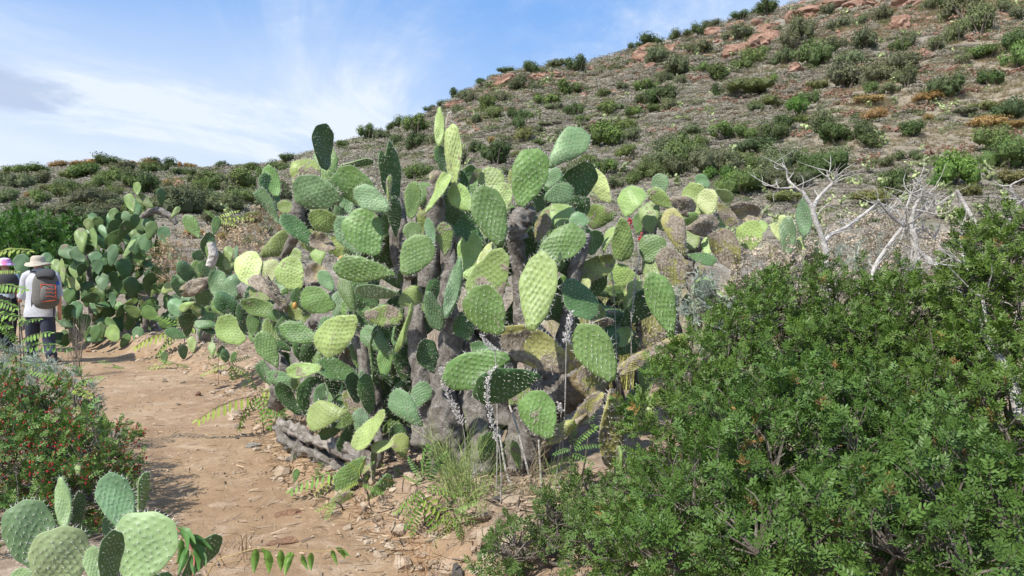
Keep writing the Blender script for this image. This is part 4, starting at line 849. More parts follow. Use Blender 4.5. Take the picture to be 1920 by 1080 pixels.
def domes():
    def dome(seed, n=34, grass=False):
        r_ = np.random.RandomState(seed); g = G()
        for _ in range(n):
            d = r_.normal(0, 1, 3); d[2] = abs(d[2]); d /= np.linalg.norm(d); c = d*r_.uniform(.45, 1.08)*np.array([1, 1, .8]); fr = frame(d+r_.normal(0, .6, 3)); s = r_.uniform(.04, .115)
            if grass: b = d*.35*np.array([1, 1, 0]); e = np.array([d[0]*.8, d[1]*.8, .5+.6*r_.rand()]); sd = np.array([-d[1], d[0], 0])*.035; g.add([b-sd, b+sd, e], None, [[0, 1, 2]], r_.uniform(.1, .9))
            else: g.add([c-fr[:, 0]*s, c-fr[:, 1]*s*.8, c+fr[:, 0]*s, c+fr[:, 1]*s*.8], [[0, 1, 2, 3]], None, r_.uniform(.1, .9))
        return g
    rs = np.random.RandomState(63)
    S = (('grey_bushes', 15500, m_scrub('grey_scrub', (.20, .178, .145), (.315, .285, .235), (.42, .385, .315)), 'mass of low grey leafless bushes all over the hillside', (8, 24), 300, False),
         ('green_bushes', 3400, m_scrub('green_scrub', (.08, .108, .045), (.15, .18, .078), (.235, .25, .12)), 'mass of low dull green bushes between the bigger shrubs', (9, 26), 300, False),
         ('straw_tussocks', 15000, m_scrub('straw_scrub', (.32, .26, .17), (.47, .40, .285), (.60, .53, .40)), 'pale straw tussocks along the terraces', (8, 20), 60, True))
    for name, n, mat, lab, sz, nf, gr in S:
        px = rs.uniform(-60, 1980, n*5); yy = np.exp(rs.uniform(math.log(22), math.log(165), n*5)); u = (px-960)/F; ok = yy < sky_d(u)*1.0
        ok &= rs.rand(n*5) < np.clip((yy/165)**.5, .3, 1); ok &= rs.rand(n*5) < 1-.62*sm(1150, 1300, px)*sm(.74, .86, yy/sky_d(u))
        dens = fbm(u*9, np.log(yy)*7, 5+len(name), 3)*.5+.5; right = sm(1200, 1650, px)*sm(34, 55, yy)*(1-sm(100, 122, yy)); band = sm(.36, .54, fbm(u*2.2, yy*.26, 88, 3)*.5+.5)
        ok &= rs.rand(n*5) < (np.clip(dens*2.2-.35, 0, 1)*(1-.75*right*band) if not gr else (.10+right*band))
        i = np.nonzero(ok)[0][:n]; m = len(i); x = u[i]*yy[i]; z = ground(x, yy[i]); s = rs.uniform(*sz, m)/F*yy[i]*.62; s = np.clip(s, .12, 1.5)
        instance_on(name, [dome(q, nf, gr) for q in range(6)], np.stack([x, yy[i], z-.03], 1), np.stack([s*1.25, s*1.25, s*.62], 1), lab, 'grass' if gr else 'bushes', mat)
domes()
# far prickly pears dotted over the slope
def far_cacti():
    rs = np.random.RandomState(33); mes = []
    for k in range(6):
        g = G(); n = 22; V, T = ICO1; r_ = np.random.RandomState(60+k); pts = [(0, 0, 0)]
        for j in range(n):
            b = np.array(pts[r_.randint(len(pts))]); d = np.array([r_.normal(0, .75), r_.normal(0, .6), r_.uniform(.1, 1)]); d /= np.linalg.norm(d); L_ = r_.uniform(.24, .36)
            if b[2] > .9: b = np.array([r_.uniform(-.7, .7), r_.uniform(-.5, .5), r_.uniform(0, .3)])
            e = b+d*L_; c = (b+e)/2; fr = frame(d, r_.normal(0, 1, 3)); g.add((V*np.array([L_*.38, L_*.10, L_*.55]))@fr.T+c, None, T, r_.uniform(.1, 1)); pts.append(tuple(e))
        mes.append(g.mesh('prickly_pear', M_FARLEAF))
    spots = []
    for _ in range(2000):
        if len(spots) >= 235: break
        px = rs.uniform(840, 1915); sk = max(float(np.interp(px, SKX, SKYY)), 0)
        py = rs.uniform(sk+6, 440)
        dens = (.9 if py > 300 and px > 1350 else .5 if py < sk+130 and px > 1000 else .28)
        if rs.rand() < dens: spots.append((px, py, rs.uniform(11, 24) if py > 290 else rs.uniform(8, 17)))
    spots += [(1535, 240, 34), (1440, 320, 30), (1365, 290, 26), (1700, 335, 30), (1660, 350, 30), (1850, 330, 30), (1080, 240, 20), (1010, 165, 14), (950, 185, 18), (430, 400, 24), (1660, 265, 28)]
    for px, py, w in spots:
        p, d = hit(px, py+w*.3); o = obj('prickly_pear', mes[rs.randint(6)]); s = w/F*d*1.15; o.location = (p[0], p[1], p[2]+.12*s); o.scale = (s, s, s*.9); o.rotation_euler = (0, 0, rs.uniform(0, 6.28)); c = np.array([.36, .42, .20])*rs.uniform(.6, 1.15)
        o.color = (*c, 1)
        wh = '%s the %s of the hill' % ('high on' if py < 150 else 'halfway up' if py < 290 else 'low on', 'left part' if px < 1120 else 'middle' if px < 1520 else 'right part')
        sz = 'large' if w > 24 else 'small' if w < 14 else 'middling'
        tag(o, '%s pale prickly pear clump %s' % (sz, wh), 'cactus', '%s far prickly pears %s' % (sz, wh))
far_cacti()
# ------------------------------------------------ near shrubs made of real twigs and leaflets
def leaflet(g, base, d, up, L_, w, a=.5, m=0):
    d = d/np.linalg.norm(d); s = np.cross(d, up); s /= np.linalg.norm(s)+1e-9; n = np.cross(s, d)
    b = np.asarray(base)
    V = [b, b+d*L_*.35+s*w*.5+n*w*.14, b+d*L_*.75+s*w*.42+n*w*.12, b+d*L_, b+d*L_*.75-s*w*.42+n*w*.12, b+d*L_*.35-s*w*.5+n*w*.14, b+d*L_*.55]
    g.add(V, None, [[0, 1, 6], [1, 2, 6], [2, 3, 6], [3, 4, 6], [4, 5, 6], [5, 0, 6]] if L_ > .05 else [[0, 1, 2], [0, 2, 3], [0, 3, 4], [0, 4, 5]], a, m)
def sprig(seed, nl=6, npair=4, ll=.024, lw=.0095, berries=0):
    rs = np.random.RandomState(seed); g = G()
    tube(g, [(0, 0, -.05), (.004, 0, .03), (0, .004, .085)], [.0022, .0018, .001], 3, 3, m=1, cap=False)
    for k in range(nl):
        a = k*2.4+rs.uniform(-.3, .3); z0 = -.01+.09*k/nl; el = rs.uniform(.15, .9)+.5*k/nl
        d = np.array([math.cos(a)*math.cos(el), math.sin(a)*math.cos(el), math.sin(el)]); R0 = rs.uniform(.045, .065); s = np.cross(d, [0, 0, 1]); s /= np.linalg.norm(s); n = np.cross(s, d)
        for j in range(npair):
            b = np.array([0, 0, z0])+d*R0*(j+.7)/npair
            for sg in (1, -1):
                dd = s*sg*.85+d*(.55+.1*rs.normal())+n*rs.uniform(-.1, .35); leaflet(g, b, dd, n, ll*rs.uniform(.8, 1.2), lw*rs.uniform(.85, 1.2), np.clip(.5+rs.normal(0, .2), .05, .95))
        leaflet(g, np.array([0, 0, z0])+d*R0, d, n, ll, lw, .6)
    V, T = ICO1
    for k in range(berries):
        a = rs.uniform(0, 6.28); g.add(V[:]*.0054+np.array([.022*math.cos(a), .022*math.sin(a), rs.uniform(.0, .1)])*rs.uniform(.4, 1.2), None, T, .5, 2)
    return g
SPR = [sprig(i, 6+i % 2) for i in range(5)]; SPB = [sprig(20+i, 5, 4, .021, .010, 11) for i in range(3)]+[sprig(30+i, 5, 4, .021, .010) for i in range(2)]
M_BERRY = plain('red_berry', (.42, .035, .04), .45, .4, 30)
def leafy(root, lobes, dens, protos, mats, color, seed, scale=1.0, weights=None, up=.5, name='foliage', stemr=.012, mat=None):
    """lobes: (centre, radius). Sprigs fill the outer shell of every lobe; branching stems run to every lobe."""
    rs = np.random.RandomState(seed); g = G(); Ps = []; Us = []
    C = np.array([c for c, r in lobes]); Rr = np.array([r for c, r in lobes])
    for c, r in lobes:
        n = int(dens*r*r*12.5); d = rs.normal(0, 1, (n, 3)); d /= np.linalg.norm(d, axis=1)[:, None]
        f = 1-.42*rs.rand(n)**1.6; f *= 1+.13*rs.normal(0, 1, n); p = c+d*r*f[:, None]
        dist = np.linalg.norm(p[:, None]-C[None], axis=2)/Rr[None]; inn = (dist < .62).sum(1) > 0
        Ps.append(p[~inn]); Us.append(d[~inn])
    p = np.concatenate(Ps); d = np.concatenate(Us); gz_ = ground(p[:, 0], p[:, 1]); k = p[:, 2] > gz_+.02; p = p[k]; d = d[k]; n = len(p)
    wh = rs.choice(len(protos), n, p=weights); cl = fbm(p[:, 0]*5, p[:, 1]*5+p[:, 2]*4, seed, 3)*.5+.5
    scatter(g, protos, wh, p, rots(n, d*.8+np.array([0, 0, up]), .35, rs), scale*rs.uniform(.8, 1.25, n), np.clip(cl+rs.normal(0, .12, n), 0, 1))
    if protos is SPR:
        tip = rs.rand(n) < .04; g2 = G()
        if tip.sum(): scatter(g2, protos, wh[tip], p[tip]*1.0+d[tip]*.03, rots(tip.sum(), d[tip]+[0, 0, .8], .3, rs), scale*rs.uniform(.35, .7, tip.sum()), rs.rand(tip.sum())); part('new_shoots', g2, mats, root, color=(.30, .17, .06), stuff=True)
    o = part(name, g, mats, root, color=color, stuff=True)
    s = G(); base = np.array(root.location[:])
    for c, r in lobes:
        m_ = base*.5+c*.5+rs.normal(0, .06, 3); b0 = base+np.array([rs.normal(0, .06), rs.normal(0, .06), -.03])
        tube(s, [b0, m_, c], [stemr*1.6, stemr, stemr*.5], 6, 7, noise=.2)
        for q in range(16):
            dd = rs.normal(0, 1, 3); dd /= np.linalg.norm(dd); dd[2] = abs(dd[2]); e = c+dd*r*rs.uniform(.85, 1.06); tube(s, [c, (c+e)/2+rs.normal(0, r*.1, 3), e], [stemr*.45, stemr*.3, stemr*.14], 4, 5, cap=False)
    part('stems', s, mat or M_TWIG, root, stuff=True)
    return o
def LB(lst): return [(P(a, b, d), r) for a, b, d, r in lst]
def root_at(name, label, cat, x, y, group=None): return thing(name, label, cat, (x, y, gz(x, y)-.02), group)
LG = (.084, .146, .026)
lobR = LB([(1270,800,3.55,.26),(1360,720,3.75,.28),(1440,620,4.0,.26),(1500,570,4.2,.22),(1380,640,4.1,.18),(1560,600,4.1,.25),(1300,700,3.9,.17),(1480,700,3.8,.30),(1600,700,3.7,.30),(1262,885,3.3,.17)])
r_ = root_at('lentisk_shrub', 'dense dark green shrub with forked bare branches rising behind it, right of the huge cactus', 'shrub', 1.35, 4.0); leafy(r_, lobR, 165, SPR, [M_GLOSS, M_TWIG], LG, 1, .74)
lobR = LB([(1650,600,4.0,.24),(1720,640,3.8,.26),(1640,680,3.7,.24),(1760,720,3.5,.28),(1700,800,3.2,.28),(1820,800,3.1,.26),(1880,720,3.3,.28),(1900,850,2.9,.26),(1690,560,4.1,.16),(1780,640,3.8,.2)])
r_ = root_at('lentisk_shrub', 'green shrub in front of the long leaning bleached trunk', 'shrub', 2.0, 3.8); leafy(r_, lobR, 165, SPR, [M_GLOSS, M_TWIG], (.088, .148, .027), 2, .74)
lobR = LB([(1840,560,3.6,.20),(1900,520,3.5,.20),(1860,470,3.7,.15),(1910,620,3.4,.24),(1880,440,3.8,.11),(1930,430,3.6,.14),(1850,640,3.5,.16),(1950,560,3.5,.25),(1815,540,3.8,.10)])
r_ = root_at('lentisk_shrub', 'tall open green shrub reaching highest at the right edge of the picture', 'shrub', 2.5, 3.6); leafy(r_, lobR, 140, SPR, [M_GLOSS, M_TWIG], (.096, .156, .028), 3, .76)
lobR = LB([(1300,960,2.75,.26),(1450,900,2.75,.26),(1560,1000,2.35,.20),(1420,1040,2.35,.21),(1600,880,2.75,.25),(1680,1040,2.15,.18),(1780,960,2.3,.20),(1900,1000,2.15,.19),(1500,800,3.1,.28),(1390,830,3.1,.24),(1250,1060,2.5,.2),(1820,1080,2.0,.15),(1600,790,3.1,.22),(1740,880,2.65,.21)])
r_ = root_at('lentisk_shrub', 'nearest glossy dark green shrub filling the bottom right corner', 'shrub', 1.1, 2.5); leafy(r_, lobR, 172, SPR, [M_GLOSS, M_TWIG], (.078, .142, .029), 4, .76)
lobR = LB([(1045,985,3.5,.12),(1110,940,3.55,.12),(1175,930,3.5,.12),(970,1025,3.4,.12),(1090,985,3.5,.17),(1150,985,3.35,.14),(1225,965,3.3,.16),(1040,1030,3.4,.14),(1120,1050,3.1,.16),(960,1050,3.3,.12),(1010,1000,3.6,.11),(1200,1020,3.0,.18),(1105,955,3.5,.10),(920,1035,3.4,.08)])
r_ = root_at('lentisk_shrub', 'low green shrub spreading at the foot of the huge cactus beside the path', 'shrub', .55, 3.35); leafy(r_, lobR, 86, SPR, [M_GLOSS, M_TWIG], (.096, .158, .040), 5, .78)
# red-berried shrub on the left of the path
lobR = LB([(30,800,4.9,.28),(110,800,5.0,.28),(60,900,4.4,.30),(150,870,4.6,.25),(200,850,4.9,.18),(215,900,4.6,.15),(120,960,4.2,.26),(20,980,4.0,.26),(0,870,4.5,.3),(170,940,4.3,.18),(235,865,4.8,.10),(40,750,5.1,.18),(-60,800,4.8,.4),(-60,950,4.2,.4)])
r_ = root_at('lentisk_shrub', 'low shrub full of red berries on the left side of the path', 'shrub', -2.85, 4.6); leafy(r_, lobR, 78, SPB, [M_GLOSS, M_TWIG, M_BERRY], (.105, .185, .040), 6, .95)
# bright green shrub behind the walkers
def far_bush(label, lobes, base, col, seed, dens=44, sc=1.9):
    r_ = root_at('broadleaf_shrub', label, 'shrub', *base); leafy(r_, lobes, dens, SPR[:3], [M_GLOSS, M_TWIG], col, seed, sc, stemr=.03)
far_bush('rounded bright green shrub behind the walker in the pale sun hat', LB([(20,455,19,.62),(75,448,19,.6),(120,452,19.4,.5),(40,490,18.6,.7),(100,490,18.8,.7),(150,480,19.4,.45),(-30,470,19,.7),(0,430,19,.4),(145,440,19.6,.25)]), (-11.8, 19), (.065, .150, .026), 7, 26, 2.6)
far_bush('little dark green bush in the shade between the two big cacti', LB([(1135,580,5.6,.12),(1170,590,5.6,.12),(1195,575,5.7,.08),(1150,610,5.5,.1)]), (.82, 5.6), (.06, .11, .04), 8, 80, .75)
# silvery wormwood
def wisp(seed, n=22, L_=.075, w=.0035, curl=.3):
    rs = np.random.RandomState(seed); g = G()
    for k in range(n):
        z = .08*k/n; a = rs.uniform(0, 6.28); el = rs.uniform(.1, 1.2); d = np.array([math.cos(a)*math.cos(el), math.sin(a)*math.cos(el), math.sin(el)]); s = np.cross(d, [0, 0, 1]); s /= np.linalg.norm(s)
        b = np.array([0, 0, z]); e = b+d*L_*rs.uniform(.5, 1); g.add([b-s*w*.5, b+s*w*.5, e+s*w*.35+[0, 0, curl*.02], e-s*w*.35], [[0, 1, 2, 3]], None, rs.uniform(.2, .9))
        for j in range(3):
            q = b+(e-b)*rs.uniform(.3, .95); d2 = rs.normal(0, 1, 3); d2 /= np.linalg.norm(d2); s2 = np.cross(d2, [0, 1, .3]); s2 /= np.linalg.norm(s2); g.add([q-s2*w*.5, q+s2*w*.5, q+d2*L_*.28], None, [[0, 1, 2]], rs.uniform(.2, .9))
    return g
WSP = [wisp(i) for i in range(4)]
def silver(label, lobes, base, seed, col=(.33, .38, .33), dens=75, sc=1.0):
    r_ = root_at('wormwood', label, 'plant', *base); leafy(r_, lobes, dens, WSP, [M_DRY], col, seed, sc, stemr=.004, mat=M_TWIG)
silver('silvery wormwood behind the red-berried shrub at the left edge', LB([(20,705,5.6,.15),(70,712,5.6,.14),(110,735,5.4,.13),(150,745,5.4,.10),(170,725,5.5,.07),(0,740,5.4,.14)]), (-3.5, 5.6), 11)
silver('small silvery wormwood tuft at the right edge of the red-berried shrub', LB([(192,825,5.0,.07),(205,815,5.05,.05),(185,800,5.1,.06)]), (-2.75, 5.0), 12, (.26, .32, .29), 95)
silver('silvery wormwood below the browning pads, beside the tall leaning pad', LB([(1300,560,5.4,.10),(1330,545,5.4,.09),(1290,590,5.4,.08),(1318,590,5.35,.08)]), (1.32, 5.4), 13)
silver('silvery wormwood at the left foot of the dark green shrub', LB([(1385,610,4.9,.11),(1365,650,4.8,.09),(1420,590,5.0,.10),(1345,665,4.8,.07)]), (1.46, 4.85), 14)
silver('silvery wormwood among dry seed heads beneath the forked dead branch', LB([(1600,490,6.2,.13),(1640,500,6.2,.12),(1570,505,6.2,.11),(1670,470,6.4,.12)]), (2.9, 6.2), 15)
# dry shrubs with beige seed heads
def seedhead(seed):
    rs = np.random.RandomState(seed); g = G(); tube(g, [(0, 0, -.14), (.01, .01, 0), (.0, .02, .1)], [.0022, .0018, .001], 3, 4, cap=False, a=.35)
    V, T = ICO1
    for k in range(9):
        p = np.array([rs.normal(0, .02), rs.normal(0, .02), rs.uniform(.0, .11)]); d = rs.normal(0, 1, 3); 
        for j in range(5):
            d = rs.normal(0, 1, 3); d /= np.linalg.norm(d); s = np.cross(d, [.3, 0, 1]); s /= np.linalg.norm(s); g.add([p, p+d*.016+s*.006, p+d*.022, p+d*.016-s*.006], [[0, 1, 2, 3]], None, rs.uniform(.3, 1))
    for k in range(5):
        d = rs.normal(0, 1, 3); d /= np.linalg.norm(d); s = np.cross(d, [.3, 0, 1]); s /= np.linalg.norm(s); b = np.array([0, 0, rs.uniform(-.14, .05)]); g.add([b-s*.0012, b+s*.0012, b+d*.09], None, [[0, 1, 2]], .3)
    return g
SDH = [seedhead(i) for i in range(4)]
def dryshrub(label, lobes, base, seed, col=(.40, .335, .27), dens=50, sc=1.0):
    r_ = root_at('dry_shrub', label, 'dry shrub', *base); leafy(r_, lobes, dens, SDH, [M_DRY], col, seed, sc, stemr=.005, mat=M_DEADW)
dryshrub('dry beige seed-head shrub between the browning cactus and the forked dead branch', LB([(1420,510,5.6,.16),(1460,520,5.6,.17),(1410,560,5.4,.17),(1470,560,5.3,.18),(1430,600,5.2,.15),(1500,500,5.8,.15),(1520,540,5.5,.14),(1400,490,5.8,.10)]), (1.85, 5.5), 21)
dryshrub('greyish dry shrub with drooping seed heads right of the forked dead branch', LB([(1600,450,6.4,.18),(1640,440,6.5,.2),(1580,420,6.6,.15),(1660,490,6.2,.2),(1620,530,6.0,.2),(1570,480,6.3,.14),(1690,450,6.6,.2),(1560,540,5.8,.14)]), (3.05, 6.3), 22)
dryshrub('pale dry shrub behind the white branching dead tree', LB([(1740,480,6.2,.2),(1780,500,6.0,.2),(1720,530,5.8,.2),(1760,550,5.6,.18),(1800,470,6.3,.16),(1700,500,6.2,.16),(1780,440,6.6,.14)]), (3.4, 6.1), 23)
dryshrub('tangle of dry grey twigs under the browning cactus', LB([(1340,620,5.3,.14),(1310,650,5.2,.12),(1375,560,5.6,.14),(1350,700,4.9,.12),(1300,690,5.1,.10)]), (1.45, 5.2), 24, (.34, .30, .26), 40)
dryshrub('crumpled dry litter heap below the ochre cactus arm', LB([(1250,690,5.2,.12),(1225,640,5.4,.13),(1180,660,5.4,.12),(1290,740,4.9,.10)]), (1.1, 5.25), 25, (.33, .27, .21), 36)
dryshrub('straw-brown dry shrub on the slope left of the huge cactus', LB([(470,470,11,.3),(430,470,11.5,.3),(350,480,12,.3),(320,500,12,.3),(500,440,12,.3)]), (-4.8, 11.5), 26, (.38, .29, .20), 26, 1.7)

# ------------------------------------------------ bleached dead branches
def dead(label, base, lines, name='dead_branch'):
    r_ = root_at(name, label, 'dead branch', *base); g = G(); first = True
    for ln in lines:
        gg = G(); tube(gg, [P(a, b, d) for a, b, r, d in ln], [r/F*d*.80 for a, b, r, d in ln], 8, 5*len(ln), noise=.25, freq=8, nseed=RS.randint(40))
        part('trunk' if first else 'branch', gg, M_DEADW, r_, True); first = False
    rs = np.random.RandomState(int(abs(base[0])*100)); tw = G()
    for ln in lines:
        for q in range(16 if base[0] > 3.2 else 6):
            i = rs.randint(1, len(ln)); a, b, r, d = ln[i]; s = P(a, b, d); e = s+rs.normal(0, 1, 3)*np.array([.10, .07, .07])+[0, 0, .07]; m_ = (s+e)/2+rs.normal(0, .014, 3); tube(tw, [s, m_, e], [.0045, .003, .001], 4, 4, cap=False); tube(tw, [m_, m_+rs.normal(0, .045, 3)], [.002, .0008], 4, 2, cap=False)
    part('twigs', tw, M_DEADW, r_, stuff=True)
D1 = 5.2
dead('forked bleached dead branch standing by the tall blue-green pad', (2.2, 5.2), [
 [(1556,640,9,D1),(1552,537,8,D1),(1550,485,7,D1),(1543,452,6.5,D1),(1528,411,6,D1),(1522,389,5.5,D1),(1509,367,5,D1),(1504,354,4,D1)],
 [(1509,365,4,D1),(1491,351,3.2,D1),(1478,337,3,D1+.05),(1475,317,1.5,D1+.05)],[(1493,352,3,D1),(1461,353,2.2,D1-.05),(1446,349,1,D1-.05)],
 [(1524,393,4.5,D1),(1535,370,4.2,D1+.05),(1561,344,3.6,D1+.1),(1568,331,2.6,D1+.1),(1568,316,1.2,D1+.1)],[(1561,344,2.5,D1+.1),(1553,332,2,D1+.1),(1550,320,1,D1+.1)],
 [(1543,459,5,D1),(1557,441,4.8,D1+.1),(1587,426,4.4,D1+.2),(1617,404,3.6,D1+.3),(1643,383,3.0,D1+.4)]])
D2 = 5.6
dead('white dead tree with many bare branches and a long trunk leaning to the right', (3.35, 4.9), [
 [(1915,790,14,2.95),(1891,698,12,3.1),(1850,633,10,3.35),(1828,570,8.5,3.7),(1787,530,7,4.4),(1750,493,6,5.5),(1720,470,6,D2),(1712,445,7,D2),(1707,426,7,D2),(1713,393,5,D2),(1728,366,3,D2)],
 [(1722,510,7,D2),(1717,470,8,D2),(1710,430,8,D2)],[(1646,374,2,D2-.1),(1668,402,3.6,D2-.05),(1696,424,4.5,D2)],[(1694,424,3.5,D2),(1700,392,3,D2),(1708,363,1.6,D2)],
 [(1692,426,4,D2),(1661,467,4.6,D2-.1),(1639,504,5,D2-.2),(1625,560,5,D2-.3)],[(1713,393,3.2,D2),(1738,398,2.4,D2),(1756,402,2,D2),(1750,388,1,D2)],[(1715,395,2.6,D2),(1722,372,2,D2),(1722,356,1,D2)],
 [(1740,493,3,5.5),(1752,496,2.6,5.4),(1780,487,1.5,5.3)],[(1800,542,4,4.2),(1785,566,3,4.1)],[(1676,526,3,5.3),(1705,504,2.4,5.3)],[(1700,430,3,D2),(1680,395,2.4,D2),(1660,400,1.4,D2)],
 [(1706,426,3,D2),(1735,385,2.2,D2+.1),(1742,362,1.1,D2+.1)],[(1705,440,3,D2),(1730,430,2,D2+.1),(1752,448,1.4,D2+.1)],[(1850,633,5,3.35),(1842,560,4,3.45),(1812,500,3,3.6),(1800,452,2.6,3.8)]])
dead('straight bleached pole-like dead stem near the right edge', (3.0, 4.4), [[(1862,560,6,4.4),(1856,480,5.5,4.5),(1843,441,5,4.55),(1809,385,4.6,4.6),(1794,356,3.5,4.6)],[(1843,441,3,4.55),(1850,470,3,4.5),(1835,500,2,4.5)]])
dead('short bare twig poking out of the tall shrub at the right edge', (3.15, 4.2), [[(1880,500,5,4.2),(1884,430,4,4.25),(1902,378,3.6,4.3),(1894,348,2.4,4.3)],[(1888,425,2.6,4.25),(1905,395,2.6,4.2),(1918,375,1.6,4.2)]])

# ------------------------------------------------ ferny seedlings with pinnate leaves
def pinnate(seed, n=9, ll=.23, lw=.065, droop=.35):
    rs = np.random.RandomState(seed); g = G(); pts = [(0, t, .10*math.sin(t*2.2)-.10*droop*t*t*2) for t in np.linspace(0, 1, 8)]
    tube(g, pts, np.linspace(.010, .004, 8), 4, 8, m=1, cap=False)
    for k in range(n):
        t = .12+.86*k/(n-1); b = np.array([0, t, .10*math.sin(t*2.2)-.10*droop*t*t*2]); L_ = ll*math.sin(math.pi*(.22+.62*t))**.8*rs.uniform(.88, 1.1)
        for sg in (1, -1):
            d = np.array([sg*.9, .42, -droop+rs.normal(0, .1)]); leaflet(g, b, d, np.array([0, .1, 1.]), L_, lw*rs.uniform(.85, 1.15), np.clip(.5+rs.normal(0, .2), .05, 1))
    leaflet(g, pts[-1], np.array([0, 1, -.3]), np.array([0, 0, 1.]), ll*.6, lw, .6); return g
PIN = [pinnate(i, 8+i, droop=[.25, .6, .9][i]).mesh('leaf', [M_LEAF, M_TWIG]) for i in range(3)]
GRN = (.16, .28, .055); YEL = (.27, .34, .07); DRK = (.11, .21, .05)
def leaf(root, x0, y0, x1, y1, d, col=GRN, dd=0, k=None, up=(0, -.45, 1), w=1.0):
    a = P(x0, y0, d); b = P(x1, y1, d+dd); Yv = b-a; L_ = np.linalg.norm(Yv); Yv /= L_; u = np.array(up, float)
    X = np.cross(Yv, u); X /= np.linalg.norm(X); Z = np.cross(X, Yv); k = RS.randint(3) if k is None else k
    o = obj('leaf', PIN[k], root, tuple(np.array(col)*RS.uniform(.85, 1.15))); r = root.location
    o.matrix_basis = Matrix([[X[0]*L_*w, Yv[0]*L_, Z[0]*L_*w, a[0]-r[0]], [X[1]*L_*w, Yv[1]*L_, Z[1]*L_*w, a[1]-r[1]], [X[2]*L_*w, Yv[2]*L_, Z[2]*L_*w, a[2]-r[2]], [0, 0, 0, 1]])
def ferny(label, base, stemtop, leaves, d=None, col=GRN, r=.005, extra=()):
    p, dd = hit(*base)
    if d is None: d = dd
    p = np.array([P(base[0], base[1], d)[0], d, 0]); p[2] = gz(p[0], p[1])
    t_ = thing('ailanthus_seedling', label, 'plant', p); g = G()
    tops = [stemtop]+list(extra)
    for tp in tops:
        e = P(tp[0], tp[1], d); tube(g, [p-[0, 0, .03], (p+e)/2+[.01, 0, 0], e], [r*1.3, r, r*.7], 6, 6)
    part('stem', g, M_TWIG, t_, True)
    for q in leaves: leaf(t_, *q[:4], d+(q[5] if len(q) > 5 else 0), q[4] if len(q) > 4 and q[4] else col, dd=RS.uniform(-.1, .06))
ferny('ferny seedling with yellow-green leaves arching over the path edge', (490,822), (482,735), [(480,742,368,778,YEL),(484,738,440,800,GRN),(484,740,530,775,GRN),(486,735,560,745,YEL),(482,733,455,700,GRN),(486,738,505,800,GRN),(490,760,545,790,DRK),(500,745,570,770,GRN)])
ferny('low ferny seedling leaning over the path in front of the grey log', (640,905), (637,885), [(640,884,546,916,GRN),(640,884,590,935,YEL),(640,882,620,930,DRK)])
ferny('bright ferny seedling at the foot of the huge cactus beside the broom', (792,1005), (792,925), [(794,912,738,955,GRN),(794,915,760,985,GRN),(790,930,855,992,YEL),(790,925,830,1010,GRN),(795,905,770,860,DRK),(797,905,830,850,DRK),(795,908,760,890,GRN),(795,912,850,930,GRN),(790,940,770,1000,GRN),(795,900,800,840,DRK)], r=.004)
ferny('short leafy seedling beside the lowest hanging pads', (690,965), (676,890), [(676,888,650,870,YEL),(676,890,700,868,GRN),(674,900,640,918,YEL),(678,905,715,920,GRN),(676,893,678,862,YEL),(690,960,730,974,YEL)])
ferny('thin pale seedling with one leaf near the lowest hanging pads', (640,968), (628,940), [(628,940,594,956,YEL),(628,942,612,972,GRN)])
ferny('wide ferny seedling below the medium prickly pear', (343,655), (343,615), [(343,618,250,642,YEL),(343,616,404,588,YEL),(343,614,298,596,GRN),(343,618,290,660,GRN),(345,618,395,622,GRN),(343,616,330,586,YEL),(345,620,420,604,YEL),(343,620,310,640,GRN)])
ferny('small ferny seedling on the far part of the path edge', (330,692), (328,680), [(328,682,272,694,YEL),(328,682,300,672,GRN),(330,682,356,686,GRN)])
ferny('bright ferny seedling on the bank below the dead grey pad', (430,715), (430,680), [(430,682,380,700,YEL),(430,682,470,705,GRN),(430,680,405,660,GRN),(430,684,450,730,GRN),(430,680,465,668,GRN)])
ferny('ferny seedling with drooping leaves at the left end of the grey log', (515,800), (520,765), [(520,768,480,790,GRN),(520,768,545,800,GRN),(520,766,500,745,YEL),(520,766,560,760,GRN),(520,770,515,815,GRN)])
ferny('lush ferny seedling between the low shrub and the broom', (850,1005), (850,960), [(850,962,800,990,GRN),(850,962,905,985,GRN),(850,960,830,930,DRK),(850,960,890,940,GRN),(852,964,870,1020,GRN),(850,964,825,1020,YEL)], r=.004)
ferny('tiny ferny seedling in the middle of the far path', (212,690), (210,682), [(210,684,186,678,GRN),(210,684,238,692,GRN)])
ferny('ferny seedling behind the dead grey pad with leaves against the hill', (405,470), (405,405), [(405,408,444,394,YEL),(405,412,440,420,YEL),(406,410,470,412,YEL),(405,410,385,395,GRN)], d=9.5, r=.0022)
ferny('tall ferny seedling with pale green stem in front of the walkers', (28,745), (36,600), [(36,640,92,622,GRN),(38,650,126,657,GRN),(42,660,90,700,GRN),(20,540,48,540,YEL,.1),(-20,536,44,540,GRN),(-20,560,28,576,GRN),(-20,590,40,600,GRN),(0,600,30,640,GRN),
  (30,610,75,600,GRN),(-10,640,30,660,GRN),(10,665,50,690,YEL),(40,670,95,690,GRN),(-10,475,56,473,YEL),(36,640,0,620,GRN),(36,655,0,690,GRN),(40,680,70,720,GRN),(-10,510,30,505,YEL),(-20,620,20,615,GRN)], d=5.9, r=.007, extra=((20,560),))
ferny('ferny sprout rising out of the silvery wormwood by the path', (138,790), (137,724), [(137,724,188,710,GRN),(137,728,100,700,GRN),(137,730,170,745,YEL),(134,722,62,690,GRN),(134,724,80,715,GRN),(137,745,115,775,GRN),(138,760,160,790,YEL),(100,700,90,680,GRN)], d=5.1)
ferny('leafy dark seedling under the ochre cactus arm', (1065,905), (1070,835), [(1070,838,1110,800,GRN),(1070,840,1040,850,DRK),(1072,836,1075,795,GRN),(1072,840,1120,830,DRK),(1065,850,1035,880,DRK),(1070,850,1110,870,DRK)], d=3.95)
